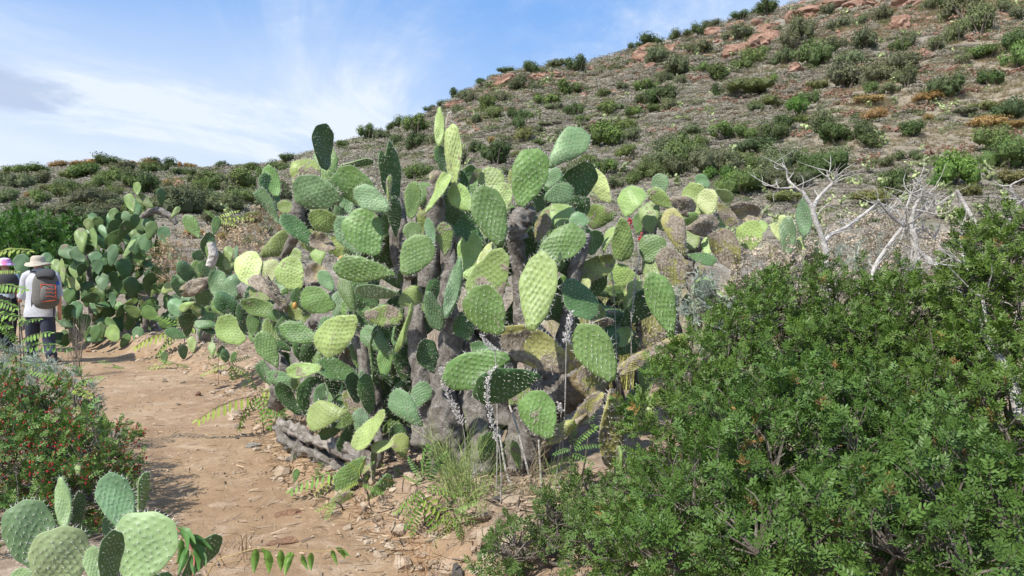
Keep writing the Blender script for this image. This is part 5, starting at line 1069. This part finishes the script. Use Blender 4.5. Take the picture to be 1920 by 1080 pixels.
ferny('half-hidden leafy seedling behind the ochre hanging pad', (1090,830), (1105,790), [(1105,792,1120,760,DRK),(1105,794,1085,775,DRK),(1105,796,1130,805,DRK)], d=4.35)
# big drooping leaflets on a thin stem at the bottom edge
def big_leaf_mesh(seed):
    rs = np.random.RandomState(seed); g = G(); n = 9; L_ = 1.0
    for i in range(n-1): pass
    t = np.linspace(0, 1, n); w = .30*np.sin(math.pi*t**.75)**.9; bend_ = .22*np.sin(t*2.6+seed)*t; V = []
    for i in range(n):
        for s in (-1, -.5, 0, .5, 1): V.append((s*w[i], bend_[i]+.11*abs(s)*w[i]*3*(1+.3*math.sin(i*2+seed))+.015*math.sin(i*3.1+s*4), -t[i]))
    q = [[i*5+j, i*5+j+1, (i+1)*5+j+1, (i+1)*5+j] for i in range(n-1) for j in range(4)]
    return g.add(V, q, None, np.repeat(rs.uniform(.3, .8, n), 5)).mesh('leaf', M_LEAF, True)
BL = [big_leaf_mesh(i) for i in range(3)]
def drooper(label, line, leaves, d, col, base_off, rstem, stem_mat):
    p0 = P(*line[0], d); b = np.array([p0[0]+base_off[0], p0[1]+base_off[1], 0]); b[2] = gz(b[0], b[1]); t_ = thing('leafy_stem', label, 'plant', b); g = G()
    tube(g, [b, (b+p0)/2+[.03, 0, .05]]+[P(x, y, d) for x, y in line], [rstem*1.3, rstem*1.2]+[rstem*(1-.6*i/len(line)) for i in range(len(line))], 6, 26); part('stem', g, stem_mat, t_, True)
    for (x, y, ln, wd, an) in leaves:
        a = P(x, y, d); L_ = ln/F*d; o = obj('leaf', BL[RS.randint(3)], t_, tuple(np.array(col)*RS.uniform(.85, 1.2))); o.location = Vector(a)-t_.location; o.rotation_euler = (RS.uniform(-.35, .1), an, RS.uniform(-.7, .7)); o.scale = (L_*wd/.6, L_, L_)
M_VINE = plain('vine_stem', (.40, .30, .12), .6); M_PINK = plain('pink_stem', (.45, .16, .14), .5)
drooper('thin yellow stem with drooping green leaves across the bottom of the path', [(400,1058),(440,1040),(485,1028),(540,1030),(590,1034),(645,1030)],
        [(480,1028,46,.34,.1),(490,1026,24,.4,-.4),(500,1030,48,.36,-.05),(526,1031,42,.34,0),(545,1034,44,.34,.25),(550,1036,24,.4,.5),(566,1040,32,.3,-.3),(583,1036,36,.34,0),(622,1030,32,.26,-.3),(630,1027,32,.3,-.9),(638,1028,24,.3,-.4)], 2.75, GRN, (-.25, .12), .0022, M_VINE)
drooper('dark pinnate leaf on a pink stem beside the foreground cactus', [(362,1085),(364,1045),(350,1010),(330,990)],
        [(330,990,60,.26,-1.2),(336,996,66,.26,-1.1),(345,1004,60,.26,-1.0),(352,1014,62,.28,-.8),(358,1026,48,.3,-.4),(340,1010,56,.3,.3),(350,1025,50,.3,.2),(362,1042,36,.3,0)], 2.85, (.075, .17, .04), (-.15, .25), .004, M_PINK)

# ------------------------------------------------ broom, grasses, flower spikes
def broom(label, base, d, n, tops, seed, col=(.26, .34, .11), rr=.0013, name='broom'):
    rs = np.random.RandomState(seed); x, y = P(*base, d)[:2]; b = np.array([x, y, gz(x, y)]); t_ = thing(name, label, 'plant', b); g = G()
    for k in range(n):
        e = P(rs.uniform(*tops[:2]), rs.uniform(*tops[2:]), d+rs.uniform(-.22, .22)); b0 = b+[rs.normal(0, .05), rs.normal(0, .04), 0]; m_ = b0+(e-b0)*.5+rs.normal(0, .025, 3)+[0, 0, .03]; a = rs.uniform(.2, 1)
        tube(g, [b0, m_, e], [rr*1.3, rr, rr*.5], 3, 7, cap=False, a=a)
        for j in range(4):
            s = b0+(e-b0)*rs.uniform(.35, .85); q = s+(e-b0)*rs.uniform(.15, .3)+rs.normal(0, .035, 3); tube(g, [s, q], [rr*.8, rr*.4], 3, 2, cap=False, a=a)
    o = part('stems', g, M_DRY, t_, color=col, stuff=True)
broom('wispy leafless green broom at the foot of the huge cactus', (880,975), 4.15, 62, (785, 975, 770, 930), 1)
broom('sparse green broom stems falling forward over the path edge', (900,990), 4.0, 22, (800, 960, 930, 1035), 2)
broom('tuft of thin green stems right of the leaning ochre cactus arm', (1325,690), 4.9, 22, (1290, 1370, 590, 660), 3, (.36, .38, .17))
broom('dry reddish weed in the middle of the path edge', (785,1055), 3.7, 20, (745, 815, 990, 1035), 4, (.34, .20, .11), .0008, 'dry_weed')
broom('thin brown weed stalk beside the small hanging pads', (690,972), 4.5, 7, (655, 700, 910, 950), 5, (.28, .18, .12), .0012, 'dry_weed')
broom('dry forked weed lying on the path left of the orange slabs', (442,1022), 3.9, 7, (432, 482, 990, 1010), 6, (.30, .22, .15), .002, 'dry_weed')
broom('grey weed with bare twigs by the tall bluish prickly pear', (142,640), 10.2, 22, (122, 165, 585, 625), 7, (.16, .14, .115), .0028, 'dry_weed')
broom('thick tuft of green broom stems left of the white curving flower stalk', (850,945), 4.3, 46, (790, 900, 800, 900), 8, (.24, .31, .10), .0013)
broom('small green broom tuft beside the hanging ochre pad', (1060,960), 4.0, 26, (1010, 1110, 850, 940), 9, (.22, .29, .09), .0012)
broom('dry straw-coloured tuft under the round lowest green pad', (990,960), 4.15, 34, (930, 1050, 830, 930), 10, (.38, .31, .20), .0011)
def grass_patch(label, pxr, pyr, d0, d1, n, L_, col, seed, w=.004):
    rs = np.random.RandomState(seed); g = G()
    for k in range(n):
        d = rs.uniform(d0, d1); px = rs.uniform(*pxr); X = (px-960)/F*d
        if path_off(X, d)/path_w(d) < 3.0+(2.2 if d < 13 else 0) or vnoise(X*.8, d*.8, 3) < .35: continue
        z = gz(X, d); tall = L_*rs.uniform(.6, 1.1); ln = np.array([rs.normal(0, .22), rs.normal(0, .2), 1]); s = np.array([rs.uniform(.5, 1), rs.uniform(-.6, .6), 0])*w; b = np.array([X, d, z]); m_ = b+ln*tall*.55; e = b+ln*tall*np.array([1.5, 1.5, 1])
        g.add([b-s, b+s, m_+s*.8, m_-s*.8, e], [[0, 1, 2, 3]], [[3, 2, 4]], rs.uniform(.1, 1))
    o = obj('tall_grass', g.mesh('tall_grass', M_DRY), color=col); tag(o, label, 'grass', kind='stuff')
grass_patch('tall yellow-green grass between the huge cactus and the browning one', (1085, 1225), (0, 0), 6.4, 7.4, 1500, 1.32, (.42, .42, .16), 1, .0035)
grass_patch('dry straw grass on the open ground behind the cacti', (430, 1900), (0, 0), 8.5, 20, 11000, .30, (.36, .31, .22), 2, .005)
grass_patch('thin dead grass and stalks beneath the browning cactus', (1200, 1420), (0, 0), 4.9, 5.8, 900, .42, (.42, .36, .27), 3, .002)
grass_patch('straw litter under the huge cactus', (500, 1240), (0, 0), 4.5, 6.2, 1700, .14, (.36, .28, .19), 4, .002)
g = G(); rs5 = np.random.RandomState(3); V, T = ICO1
t_ = thing('red_flowers', 'red flower spikes in the tall grass between the two big cacti', 'flowers', (P(1190, 420, 6.6)[0], 6.6, gz(P(1190, 420, 6.6)[0], 6.6)))
for (x, y) in ((1182,414),(1190,422),(1204,436),(1208,440),(1193,410),(1200,448)):
    p = P(x, y, 6.6); tube(g, [(p[0]+.03, 6.6, gz(p[0], 6.6)), p], [.003, .002], 3, 3, m=0, cap=False)
    for k in range(14): g.add(V*.009+p+rs5.normal(0, .013, 3), None, T, .5, 1)
part('flowers', g, [M_TWIG, M_BERRY], t_, stuff=True)
M_SPIKE = plain('dried_white_flower', (.60, .57, .55), .7, .15); M_SPIKE.node_tree.nodes['Principled BSDF'].inputs['Roughness'].default_value = .8
def squill(label, line, d, base, n=150, w=.020, seed=1):
    n = int(n*.7)
    rs = np.random.RandomState(seed); b = np.array([P(*base, d)[0], d+.02, 0]); b[2] = gz(b[0], b[1]); t_ = thing('dried_flower_stalk', label, 'dried flower', b); g = G(); W3 = [P(x, y, d) for x, y in line]
    L_ = smoothline(W3, 40); tube(g, [b]+[W3[-1]*.5+b*.5+[.01, 0, 0]]+W3[::-1], [.004]*2+[.003]*(len(W3)), 5, 20, cap=False); part('stalk', g, M_DEADW, t_, True); g = G(); V, T = ICO1
    for k in range(n):
        t = rs.rand()**.8; c = L_[int(t*39)]; a = rs.uniform(0, 6.28); dr = np.array([math.cos(a), math.sin(a), rs.uniform(.2, .9)]); q = c+dr*w*(.25+.6*rs.rand())*(.5+.6*(t)); fr = frame(dr+[0, 0, .6]); g.add((V*np.array([.0024, .0024, .0078]))@fr.T+q, None, T)
    part('flowers', g, M_SPIKE, t_, stuff=True)
squill('white dried flower stalk drooping down the main grey trunk', [(826,690),(834,728),(852,765),(868,800)], 4.3, (872,930), 260, .03, 1)
squill('white dried flower stalk curving across the dark overlapping pads', [(932,688),(918,705),(914,745),(922,790),(934,830)], 3.95, (938,930), 300, .024, 2)
squill('white dried flower stalk in front of the blue pad above the dark overlapping ones', [(903,628),(912,645),(928,660)], 4.12, (930,900), 130, .024, 3)
squill('white upright dried flower stalk left of the bright broad pad', [(1071,585),(1066,610),(1062,645)], 4.1, (1050,860), 210, .028, 4)
squill('short white dried flower tuft behind the roundest low pad', [(1048,756),(1052,775)], 4.1, (1040,880), 80, .022, 5)
squill('thin white dried stalk beside the dark hanging old pad', [(1143,460),(1144,500),(1150,535)], 5.2, (1160,640), 120, .012, 6)
squill('pale dried stalk hanging in front of the light pads of the old cactus', [(1200,480),(1192,520),(1188,560),(1184,600)], 5.2, (1180,680), 90, .016, 7)
squill('yellowish dried stalk beside the silvery wormwood', [(1335,575),(1328,610),(1322,640)], 4.9, (1320,700), 90, .02, 8)

# ------------------------------------------------ stones and litter on and beside the path
ST = [rock(400+i, ICO2, .3, (1, .8, .55), 6).mesh('stone', M_PALE, False) for i in range(5)]; ORS = [rock(420+i, ICO3, .3, (1, .55, .22), 7).mesh('stone', M_ORANGE, False) for i in range(3)]
def stone(px, py, w, h, label, mesh=None, rot=None, sink=.3, mat=None, d=None):
    p, dd = hit(px, py+h*.3)
    o = obj('stone', mesh or ST[RS.randint(5)]); s = w/F*dd*.5; o.location = p+[0, 0, h/F*dd*(.5-sink)*.4]; o.scale = (s, s*.8, max(h/F*dd*.75, s*.4)); o.rotation_euler = (RS.uniform(-.15, .15), RS.uniform(-.15, .15), rot if rot is not None else RS.uniform(0, 6.28)); tag(o, label, 'stone')
    if mat:
        o.material_slots[0].link = 'OBJECT'; o.material_slots[0].material = mat
    return o
o = stone(540,958,64,26,'flat orange-red slab of stone on the path beside dry twigs', ORS[0], .35); o.scale.z *= 2.2
o = stone(530,1012,60,24,'flat orange slab of stone with a dark grey end nearest the bottom', ORS[1], .45); o.scale.z *= 2.2
stone(688,1007,22,14,'single whitish stone lying on the bare path'); stone(334,757,16,11,'small pale round stone on the path left of the rubble'); stone(309,712,19,13,'pale stone on the far right part of the path')
stone(343,716,13,9,'little whitish stone just right of another pale path stone'); stone(371,737,18,15,'dark-shadowed brown stone at the edge of the rubble',mat=M_STONE); stone(376,708,18,9,'low flat pale stone at the top of the path rubble')
stone(418,696,22,14,'grey stone on the bank under the seedlings',mat=M_BARK); stone(435,705,18,9,'light grey splinter-shaped stone on the bank',mat=M_DEADW)
stone(475,833,34,16,'long pale grey stone at the foot of the ferny seedling',mat=M_DEADW); stone(447,798,20,14,'pale stone in the bank above the grey long stone'); stone(445,820,12,11,'small grey-green stone by the path edge',mat=M_BARK)
o = stone(124,626,30,30,'squarish red-brown rock beside the legs of the walker', ORS[2], .2, mat=M_ROCK); o.scale = (.14, .12, .42); 
stone(165,655,20,16,'orange-brown stone under the tall bluish prickly pear', mat=M_ORANGE); stone(44,605,22,34,'grey boulder left of the walker', mat=M_BARK)
stone(757,1035-20,22,12,'round pinkish stone under the ferny seedling'); stone(855,1068,44,60,'dark grey upright rock at the bottom edge by the low shrub', mat=M_BARK, sink=.1)
stone(948,968,66,34,'large pale stone at the foot of the main trunk', sink=.1); stone(905,965,50,34,'tan stone left of the large pale stone', sink=.1); stone(1000,985,46,30,'pinkish tan stone right of the large pale stone'); stone(830,950,48,22,'flat tan stone behind the ferny seedling')
stone(940,930,44,30,'grey lichen-covered stone under the cactus', mat=M_BARK); stone(1060,995,40,26,'tan stone half hidden by the low shrub'); stone(985,1010,30,20,'small tan stone in front of the pinkish one')
for k, (x, y) in enumerate(((395,690),(452,690),(460,705),(410,712),(392,700),(376,694),(470,722),(500,815),(455,812),(468,800))):
    pass
def pebbles():
    rs = np.random.RandomState(55); g = G(); pr = [rock(500+i, ICO1, .3, (1, .8, .55), 3) for i in range(4)]; A = []
    for _ in range(5200):
        y = math.exp(rs.uniform(math.log(3.3), math.log(13))); c = float(np.interp(y, PCY, PCX)); w = float(path_w(y)); off = rs.choice([rs.normal(0, .8), rs.uniform(.7, 3.0), rs.uniform(-2.0, -.9)], p=[.22, .60, .18]); x = c+w*off
        s = abs(rs.normal(0, .007))+.003
        if off > .75 and rs.rand() < .22: s *= rs.uniform(2.5, 6)
        A.append((x, y, gz(x, y)+s*.15, s))
    a = np.array(A); n = len(a); scatter(g, pr, rs.randint(4, size=n), a[:, :3], rots(n, None, .3, rs), a[:, 3]); tag(obj('pebbles', g.mesh('pebbles', M_PALE)), 'small pebbles and crumbs of rock strewn on the dirt path and its banks', 'pebbles', kind='stuff')
    g = G(); A = []
    for _ in range(6500):                              # bark flakes, twigs and dry leaves on the bank
        y = math.exp(rs.uniform(math.log(3.6), math.log(12))); c = float(np.interp(y, PCY, PCX)); w = float(path_w(y)); off = rs.choice([rs.uniform(.9, 3.5), rs.uniform(-2.4, -.9), rs.normal(0, .6)], p=[.74, .2, .06]); x = c+w*off; z = gz(x, y)+.008
        a_ = rs.uniform(0, 6.28); L_ = rs.uniform(.015, .10)*(1+.6*(off > .9)); ww = rs.uniform(.002, .010); d = np.array([math.cos(a_), math.sin(a_), rs.uniform(-.05, .35)])*L_; s = np.array([-math.sin(a_), math.cos(a_), 0])*ww
        g.add([(x, y, z), (x+s[0], y+s[1], z+.006), (x+d[0]+s[0], y+d[1]+s[1], z+d[2]+.004), (x+d[0], y+d[1], z+d[2])], [[0, 1, 2, 3]], None, rs.uniform(0, 1))
    o = obj('plant_litter', g.mesh('plant_litter', M_DRY), color=(.33, .25, .18)); tag(o, 'dry twigs, leaves and bark flakes lying on the banks', 'litter', kind='stuff')
    g = G(); A = []                                    # tiny green weeds
    for _ in range(260):
        y = math.exp(rs.uniform(math.log(4.2), math.log(12))); c = float(np.interp(y, PCY, PCX)); w = float(path_w(y)); off = rs.choice([rs.uniform(1.1, 3.2), rs.uniform(-2.4, -1.0)]); x = c+w*off; A.append((x, y, gz(x, y)))
    a = np.array(A); n = len(a); scatter(g, SPR[:3], rs.randint(3, size=n), a, rots(n, None, .3, rs), rs.uniform(.3, .75, n)); o = obj('small_weeds', g.mesh('small_weeds', [M_LEAF, M_TWIG]), color=(.14, .22, .06)); tag(o, 'tiny green weeds on the banks of the path', 'weeds', kind='stuff')
pebbles()

# ------------------------------------------------ the two walkers
def skin_body(root, J, E, mat, name='body'):
    ks = list(J); me = bpy.data.meshes.new(name); me.from_pydata([J[k][0] for k in ks], [(ks.index(a), ks.index(b)) for a, b in E], []); me.materials.append(mat)
    o = obj(name, me, root); o.modifiers.new('skin', 'SKIN'); me.update()
    if not me.skin_vertices: me.attributes  # layer is made by the modifier
    sv = me.skin_vertices[0].data if len(me.skin_vertices) else None
    if sv:
        for i, k in enumerate(ks): sv[i].radius = (J[k][1], J[k][2] if len(J[k]) > 2 else J[k][1]); sv[i].use_root = (i == 0)
    s = o.modifiers.new('sub', 'SUBSURF'); s.levels = s.render_levels = 1; return o
def cloth(name, color, rough=.9, sc=30): return plain(name, color, rough, .12, sc, .2)
M_SKIN = plain('skin', (.55, .29, .20), .55, .08); M_HAIR = plain('hair', (.30, .27, .24), .7)
_, HD = hit(84, 684)
def person1():
    D = HD; k = D/F
    c = np.array([P(80, 684, D)[0], D, 0]); c[2] = gz(c[0], c[1]); t_ = thing('person', 'walker in a pale sun hat, light grey shirt and dark trousers, holding a stick', 'person', c)
    def q(px, py, dy=0): return P(px, py, D+dy)-c
    fL = q(59, 678, .10); fR = q(98, 684, -.12)
    for f in (fL, fR): f[2] = gz(f[0]+c[0], f[1]+c[1])-c[2]+.03
    J = {'pelvis': (q(75,584), .11, .08), 'belly': (q(75,562), .13, .10), 'chest': (q(75,530), .15, .10), 'neckb': (q(73,511), .07, .06), 'neck': (q(72,503), .055), 'head': (q(71,494,.01), .082, .09), 'headtop': (q(71,485,.01), .065, .075),
         'shL': (q(54,519), .065), 'elL': (q(45,548,.05), .045), 'wrL': (q(38,562,.22), .03), 'haL': (q(35,565,.27), .035),
         'shR': (q(97,518), .065), 'elR': (q(109,552,-.03), .045), 'wrR': (q(112,582,.05), .03), 'haR': (q(112,592,.07), .035),
         'hipL': (q(65,597), .07), 'knL': (q(61,637,.12), .05), 'anL': (fL+[0, 0, .08], .04), 'toL': (fL+[0, .15, 0], .035), 'hipR': (q(86,597), .07), 'knR': (q(91,638,.02), .05), 'anR': (fR+[0, 0, .10], .04), 'toR': (fR+[0, .14, 0], .035)}
    E = [('pelvis','belly'),('belly','chest'),('chest','neckb'),('neckb','neck'),('neck','head'),('head','headtop'),('chest','shL'),('shL','elL'),('elL','wrL'),('wrL','haL'),('chest','shR'),('shR','elR'),('elR','wrR'),('wrR','haR'),
         ('pelvis','hipL'),('hipL','knL'),('knL','anL'),('anL','toL'),('pelvis','hipR'),('hipR','knR'),('knR','anR'),('anR','toR')]
    # fingers curled round the stick (left) and hanging (right)
    for h, s, dr in (('haL', -1, (0, .012, -.002)), ('haR', 1, (0, .004, -.03))):
        b = J[h][0]
        for i in range(5):
            o_ = np.array([(-.024+.013*i) if h == 'haR' else s*.008, .0 if h == 'haR' else .02, (-.02+.013*i) if h == 'haL' else -.012]) if i < 4 else np.array([-s*.03, .012, .004])
            a1 = b+o_+np.array(dr)*1.0; a2 = a1+(np.array([-.02, .012, 0]) if h == 'haL' else np.array([0, .006, -.028]))
            J['%s%da' % (h, i)] = (a1, .009); J['%s%db' % (h, i)] = (a2, .0075); E += [(h, '%s%da' % (h, i)), ('%s%da' % (h, i), '%s%db' % (h, i))]
    skin_body(t_, J, E, M_SKIN)
    g = G()                                            # shirt: torso, shoulders and sleeves in one piece
    tube(g, [q(75,594), q(75,585), q(75,566), q(76,545), q(76,526), q(74,513), q(72,505)], [.235, .232, .205, .208, .218, .165, .06], 20, 24, flat=.66, noise=.06)
    tube(g, [q(62,516), q(53,518), q(49,530,.02), q(45,550,.04), q(43,557,.06)], [.08, .088, .085, .082, .085], 12, 12, noise=.1)
    tube(g, [q(90,515), q(99,517), q(104,530,-.01), q(107,548,-.02), q(108,556,-.02)], [.08, .088, .082, .078, .082], 12, 12, noise=.1)
    tube(g, [q(64,509), q(73,507,-.01), q(83,509)], [.05, .07, .05], 10, 8, flat=.8)
    o = part('shirt', g, cloth('shirt_cloth', (.46, .47, .50)), t_, True, rel=False)
    g = G(); tube(g, [q(75,606), q(75,597), q(75,588), q(75,580)], [.12, .195, .20, .18], 16, 10, flat=.66)
    tube(g, [q(64,590), q(62,612,.05), q(60,640,.12), q(59,660,.10), fL+[0, -.01, .09]], [.11, .105, .085, .078, .08], 14, 16, noise=.12)
    tube(g, [q(87,590), q(90,612,.0), q(92,640,.02), q(95,660,-.05), fR+[0, -.01, .12]], [.11, .105, .085, .078, .08], 14, 16, noise=.12)
    part('trousers', g, cloth('trouser_cloth', (.045, .052, .075)), t_, True, rel=False)
    for f in (fL, fR):
        g = G(); tube(g, [f+[0, -.09, .03], f+[0, -.02, .06], f+[0, .08, .045], f+[0, .17, .015]], [.035, .055, .05, .03], 10, 10); g2 = G()
        part('boot', g, plain('boot_leather', (.10, .08, .065)), t_, True, rel=False)
    g = G(); tube(g, [q(71,499), q(71,492)], [.083, .083], 12, 4); part('hair', g, M_HAIR, t_, True, rel=False)
    g = G(); n = 28; ring = []; prof = [(.175, -.035), (.16, -.012), (.10, .012), (.096, .05), (.088, .09), (.06, .11), (.0, .115)]; hc = q(71, 493, .01)
    V = [hc+[r_*math.cos(a), r_*1.08*math.sin(a), z_+(.018*math.cos(2*a) if r_ > .14 else 0)] for r_, z_ in prof for a in np.arange(n)/n*6.2832]
    g.add(V, [[i*n+j, i*n+(j+1) % n, (i+1)*n+(j+1) % n, (i+1)*n+j] for i in range(len(prof)-1) for j in range(n)]); part('sun_hat', g, cloth('hat_cloth', (.44, .39, .31)), t_, True, rel=False)
    # backpack, a thing of its own
    bc = q(85, 573, -.30)+c; bp = thing('backpack', 'grey hiking backpack with red-edged front pocket on the back of the walker', 'backpack', bc)
    def loc(px, py, dy): return q(px, py, dy)+c
    M_BG = cloth('pack_grey', (.14, .135, .12)); M_BD = cloth('pack_dark', (.055, .055, .055)); M_BR = cloth('pack_red', (.38, .07, .04)); 
    g = G(); tube(g, [loc(86,574,-.22), loc(86,566,-.24), loc(86,545,-.24), loc(86,526,-.23), loc(85,516,-.20), loc(85,512,-.17)], [.13, .175, .175, .165, .13, .06], 18, 20, flat=.72, noise=.05); part('pack_body', g, M_BG, bp, True)
    g = G(); tube(g, [loc(91,568,-.33), loc(91,560,-.36), loc(91,545,-.36), loc(91,535,-.34)], [.06, .10, .10, .07], 12, 10, flat=.45, noise=.05); part('front_pocket', g, M_BG, bp, True)
    g = G(); c4 = [(77,533),(104,535),(105,563),(79,566)]
    for i in range(4): a, b = c4[i], c4[(i+1) % 4]; tube(g, [loc(*a, -.40), loc(*b, -.40)], [.008, .008], 6, 4)
    for y in (541, 548, 555): tube(g, [loc(80,y+4,-.41), loc(92,y,-.42), loc(104,y+3,-.41)], [.005]*3, 5, 6)
    part('red_cord', g, M_BR, bp, True)
    g = G(); tube(g, [loc(85,522,-.34), loc(86,516,-.30), loc(85,511,-.2), loc(85,513,-.13)], [.11, .13, .12, .08], 14, 10, flat=.5); part('lid', g, M_BD, bp, True)
    for x0, x1 in ((62, 70), (93, 90)):
        g = G(); tube(g, [loc(x1,514,-.16), loc(x0,509,-.06), loc(x0-2,516,.06), loc(x0-2,535,.15)], [.022]*4, 8, 10, flat=.4); part('shoulder_strap', g, M_BD, bp, True)
    g = G(); tube(g, [loc(64,545,-.16), loc(62,560,-.14), loc(60,575,-.13), loc(62,610,-.12)], [.03, .03, .012, .010], 8, 10, flat=.4); part('side_strap', g, M_BD, bp, True)
    g = G(); tube(g, [loc(101,570,-.2), loc(101,590,-.2), loc(100,608,-.18)], [.012]*3, 6, 6, flat=.4); part('side_strap', g, M_BD, bp, True)
    g = G(); tube(g, [loc(107,560,-.2), loc(108,545,-.2), loc(108,534,-.2)], [.04, .042, .03], 10, 6); part('bottle', g, cloth('bottle_grey', (.25, .3, .36), .3), bp, True)
    g = G(); tube(g, [loc(108,534,-.2), loc(108,528,-.2)], [.025, .022], 10, 3); part('bottle_cap', g, cloth('bottle_blue', (.03, .10, .5), .3), bp, True)
    s0 = q(35, 560, .28)+c; s1 = np.array([s0[0]+.02, s0[1]+.05, 0]); s1[2] = gz(s1[0], s1[1]); st = thing('walking_stick', 'thin dark walking stick in the left hand of the walker', 'walking stick', s1)
    g = G(); tube(g, [s1, s0], [.008, .010], 8, 6); part('shaft', g, M_BD, st, True); g = G(); tube(g, [s0-[0, 0, .03], s0+[0, 0, .07]], [.016, .018], 8, 4); part('grip', g, M_BD, st, True)
person1()
def person2():
    D = HD+1.3
    c = np.array([P(6, 670, D)[0], D, 0]); c[2] = gz(c[0], c[1]); t_ = thing('person', 'person in a flower-patterned hat partly hidden by leaves at the left edge', 'person', c)
    def q(px, py, dy=0): return P(px, py, D+dy)-c
    def ft(x): f = q(x, 670); f[2] = gz(f[0]+c[0], D)-c[2]+.03; return f
    fL, fR = ft(2), ft(16)
    J = {'pelvis': (q(10,578), .13, .10), 'chest': (q(9,530), .13, .09), 'neckb': (q(9,511), .06), 'neck': (q(9,504), .05), 'head': (q(9,495), .08, .085), 'top': (q(9,488), .06), 'shL': (q(-8,517), .055), 'elL': (q(-14,545), .04), 'haL': (q(-14,570,.1), .035),
         'shR': (q(26,517), .055), 'elR': (q(33,545), .04), 'haR': (q(32,570,.1), .035), 'hL': (q(1,590), .09), 'kL': (q(1,630,.05), .055), 'aL': (fL+[0, 0, .06], .035), 'tL': (fL+[0, .15, 0], .03), 'hR': (q(19,590), .09), 'kR': (q(19,630,-.03), .055), 'aR': (fR+[0, 0, .06], .035), 'tR': (fR+[0, .15, 0], .03)}
    E = [('pelvis','chest'),('chest','neckb'),('neckb','neck'),('neck','head'),('head','top'),('chest','shL'),('shL','elL'),('elL','haL'),('chest','shR'),('shR','elR'),('elR','haR'),('pelvis','hL'),('hL','kL'),('kL','aL'),('aL','tL'),('pelvis','hR'),('hR','kR'),('kR','aR'),('aR','tR')]
    for h in ('haL', 'haR'):
        for i in range(5):
            a1 = J[h][0]+np.array([(-.024+.012*i), 0, -.03]) if i < 4 else J[h][0]+np.array([.03, .01, -.005]); J[h+'%da' % i] = (a1, .008); J[h+'%db' % i] = (a1+[0, .006, -.028], .007); E += [(h, h+'%da' % i), (h+'%da' % i, h+'%db' % i)]
    skin_body(t_, J, E, M_SKIN)
    g = G(); tube(g, [q(10,560), q(10,545), q(9,526), q(9,513), q(9,507)], [.17, .18, .19, .14, .06], 16, 14, flat=.62, noise=.05); tube(g, [q(20,516), q(27,519), q(31,535), q(33,545)], [.07, .075, .07, .068], 10, 8); tube(g, [q(-2,516), q(-9,519), q(-13,535), q(-14,545)], [.07, .075, .07, .068], 10, 8)
    part('shirt', g, cloth('shirt_blue', (.42, .52, .62)), t_, True, rel=False)
    g = G(); tube(g, [q(10,600), q(10,580), q(10,562), q(10,552)], [.20, .20, .18, .16], 16, 10, flat=.7, noise=.06); tube(g, [q(1,590), q(1,630,.05), fL+[0, 0, .1]], [.11, .08, .07], 10, 8); tube(g, [q(19,590), q(19,630,-.03), fR+[0, 0, .1]], [.11, .08, .07], 10, 8)
    part('trousers', g, cloth('black_cloth', (.02, .02, .024)), t_, True, rel=False)
    for f in (fL, fR):
        g = G(); tube(g, [f+[0, -.08, .03], f+[0, 0, .05], f+[0, .15, .01]], [.035, .05, .03], 8, 8); part('boot', g, bpy.data.materials['boot_leather'], t_, True, rel=False)
    g = G(); n = 24; prof = [(.15, -.03), (.13, .0), (.10, .02), (.095, .06), (.07, .09), (0, .10)]; hc = q(9, 494); V = [hc+[r_*math.cos(a), r_*math.sin(a), z_] for r_, z_ in prof for a in np.arange(n)/n*6.2832]
    g.add(V, [[i*n+j, i*n+(j+1) % n, (i+1)*n+(j+1) % n, (i+1)*n+j] for i in range(len(prof)-1) for j in range(n)])
    m_ = NT('flower_print'); vo = m_.N.new('ShaderNodeTexVoronoi'); vo.inputs['Scale'].default_value = 22; m_.link(m_.co(), vo.inputs['Vector']); sp = m_.N.new('ShaderNodeSeparateColor'); m_.link(vo.outputs['Color'], sp.inputs[0])
    M_FL = m_.done(m_.ramp(sp.outputs[0], [(.0, (.55, .06, .22)), (.3, (.7, .65, .75)), (.55, (.30, .35, .75)), (.8, (.6, .12, .35)), (1, (.75, .72, .8))]), .8); part('floral_hat', g, M_FL, t_, True, rel=False)
    bp = thing('backpack', 'dark backpack on the person in the flower-patterned hat', 'backpack', q(12,545,-.25)+c); g = G(); tube(g, [q(12,548,-.22)+c, q(12,538,-.24)+c, q(12,522,-.23)+c, q(12,513,-.18)+c], [.12, .17, .17, .10], 14, 12, flat=.65, noise=.05); part('pack_body', g, bpy.data.materials['pack_dark'], bp, True)
    for x in (0, 23):
        g = G(); tube(g, [q(x,514,-.15)+c, q(x,508,-.02)+c, q(x,520,.13)+c], [.02]*3, 8, 8, flat=.4); part('shoulder_strap', g, bpy.data.materials['pack_dark'], bp, True)
person2()

# ------------------------------------------------ labels for look-alikes: place within their small group
ORD = ['leftmost', 'second from left', 'third from left', 'fourth from left', 'fifth from left', 'sixth from left', 'seventh from left', 'eighth from left', 'ninth from left', 'tenth from left', 'eleventh from left', 'twelfth from left', 'thirteenth from left', 'fourteenth from left', 'fifteenth from left', 'sixteenth from left']
def finish_labels():
    by = {}
    for o in SC.objects:
        if o.parent is None and 'group' in o: by.setdefault(o['label'], []).append(o)
    for lb, os_ in by.items():
        if 1 < len(os_) <= 16 and len(lb.split()) <= (15 if len(os_) == 2 else 13):
            os_.sort(key=lambda o: o.location.x/max(o.location.y, .1))
            for i, o in enumerate(os_): o['label'] = lb+', '+('rightmost' if i == len(os_)-1 else ORD[i])
        if len(os_) == 1: pass
finish_labels()
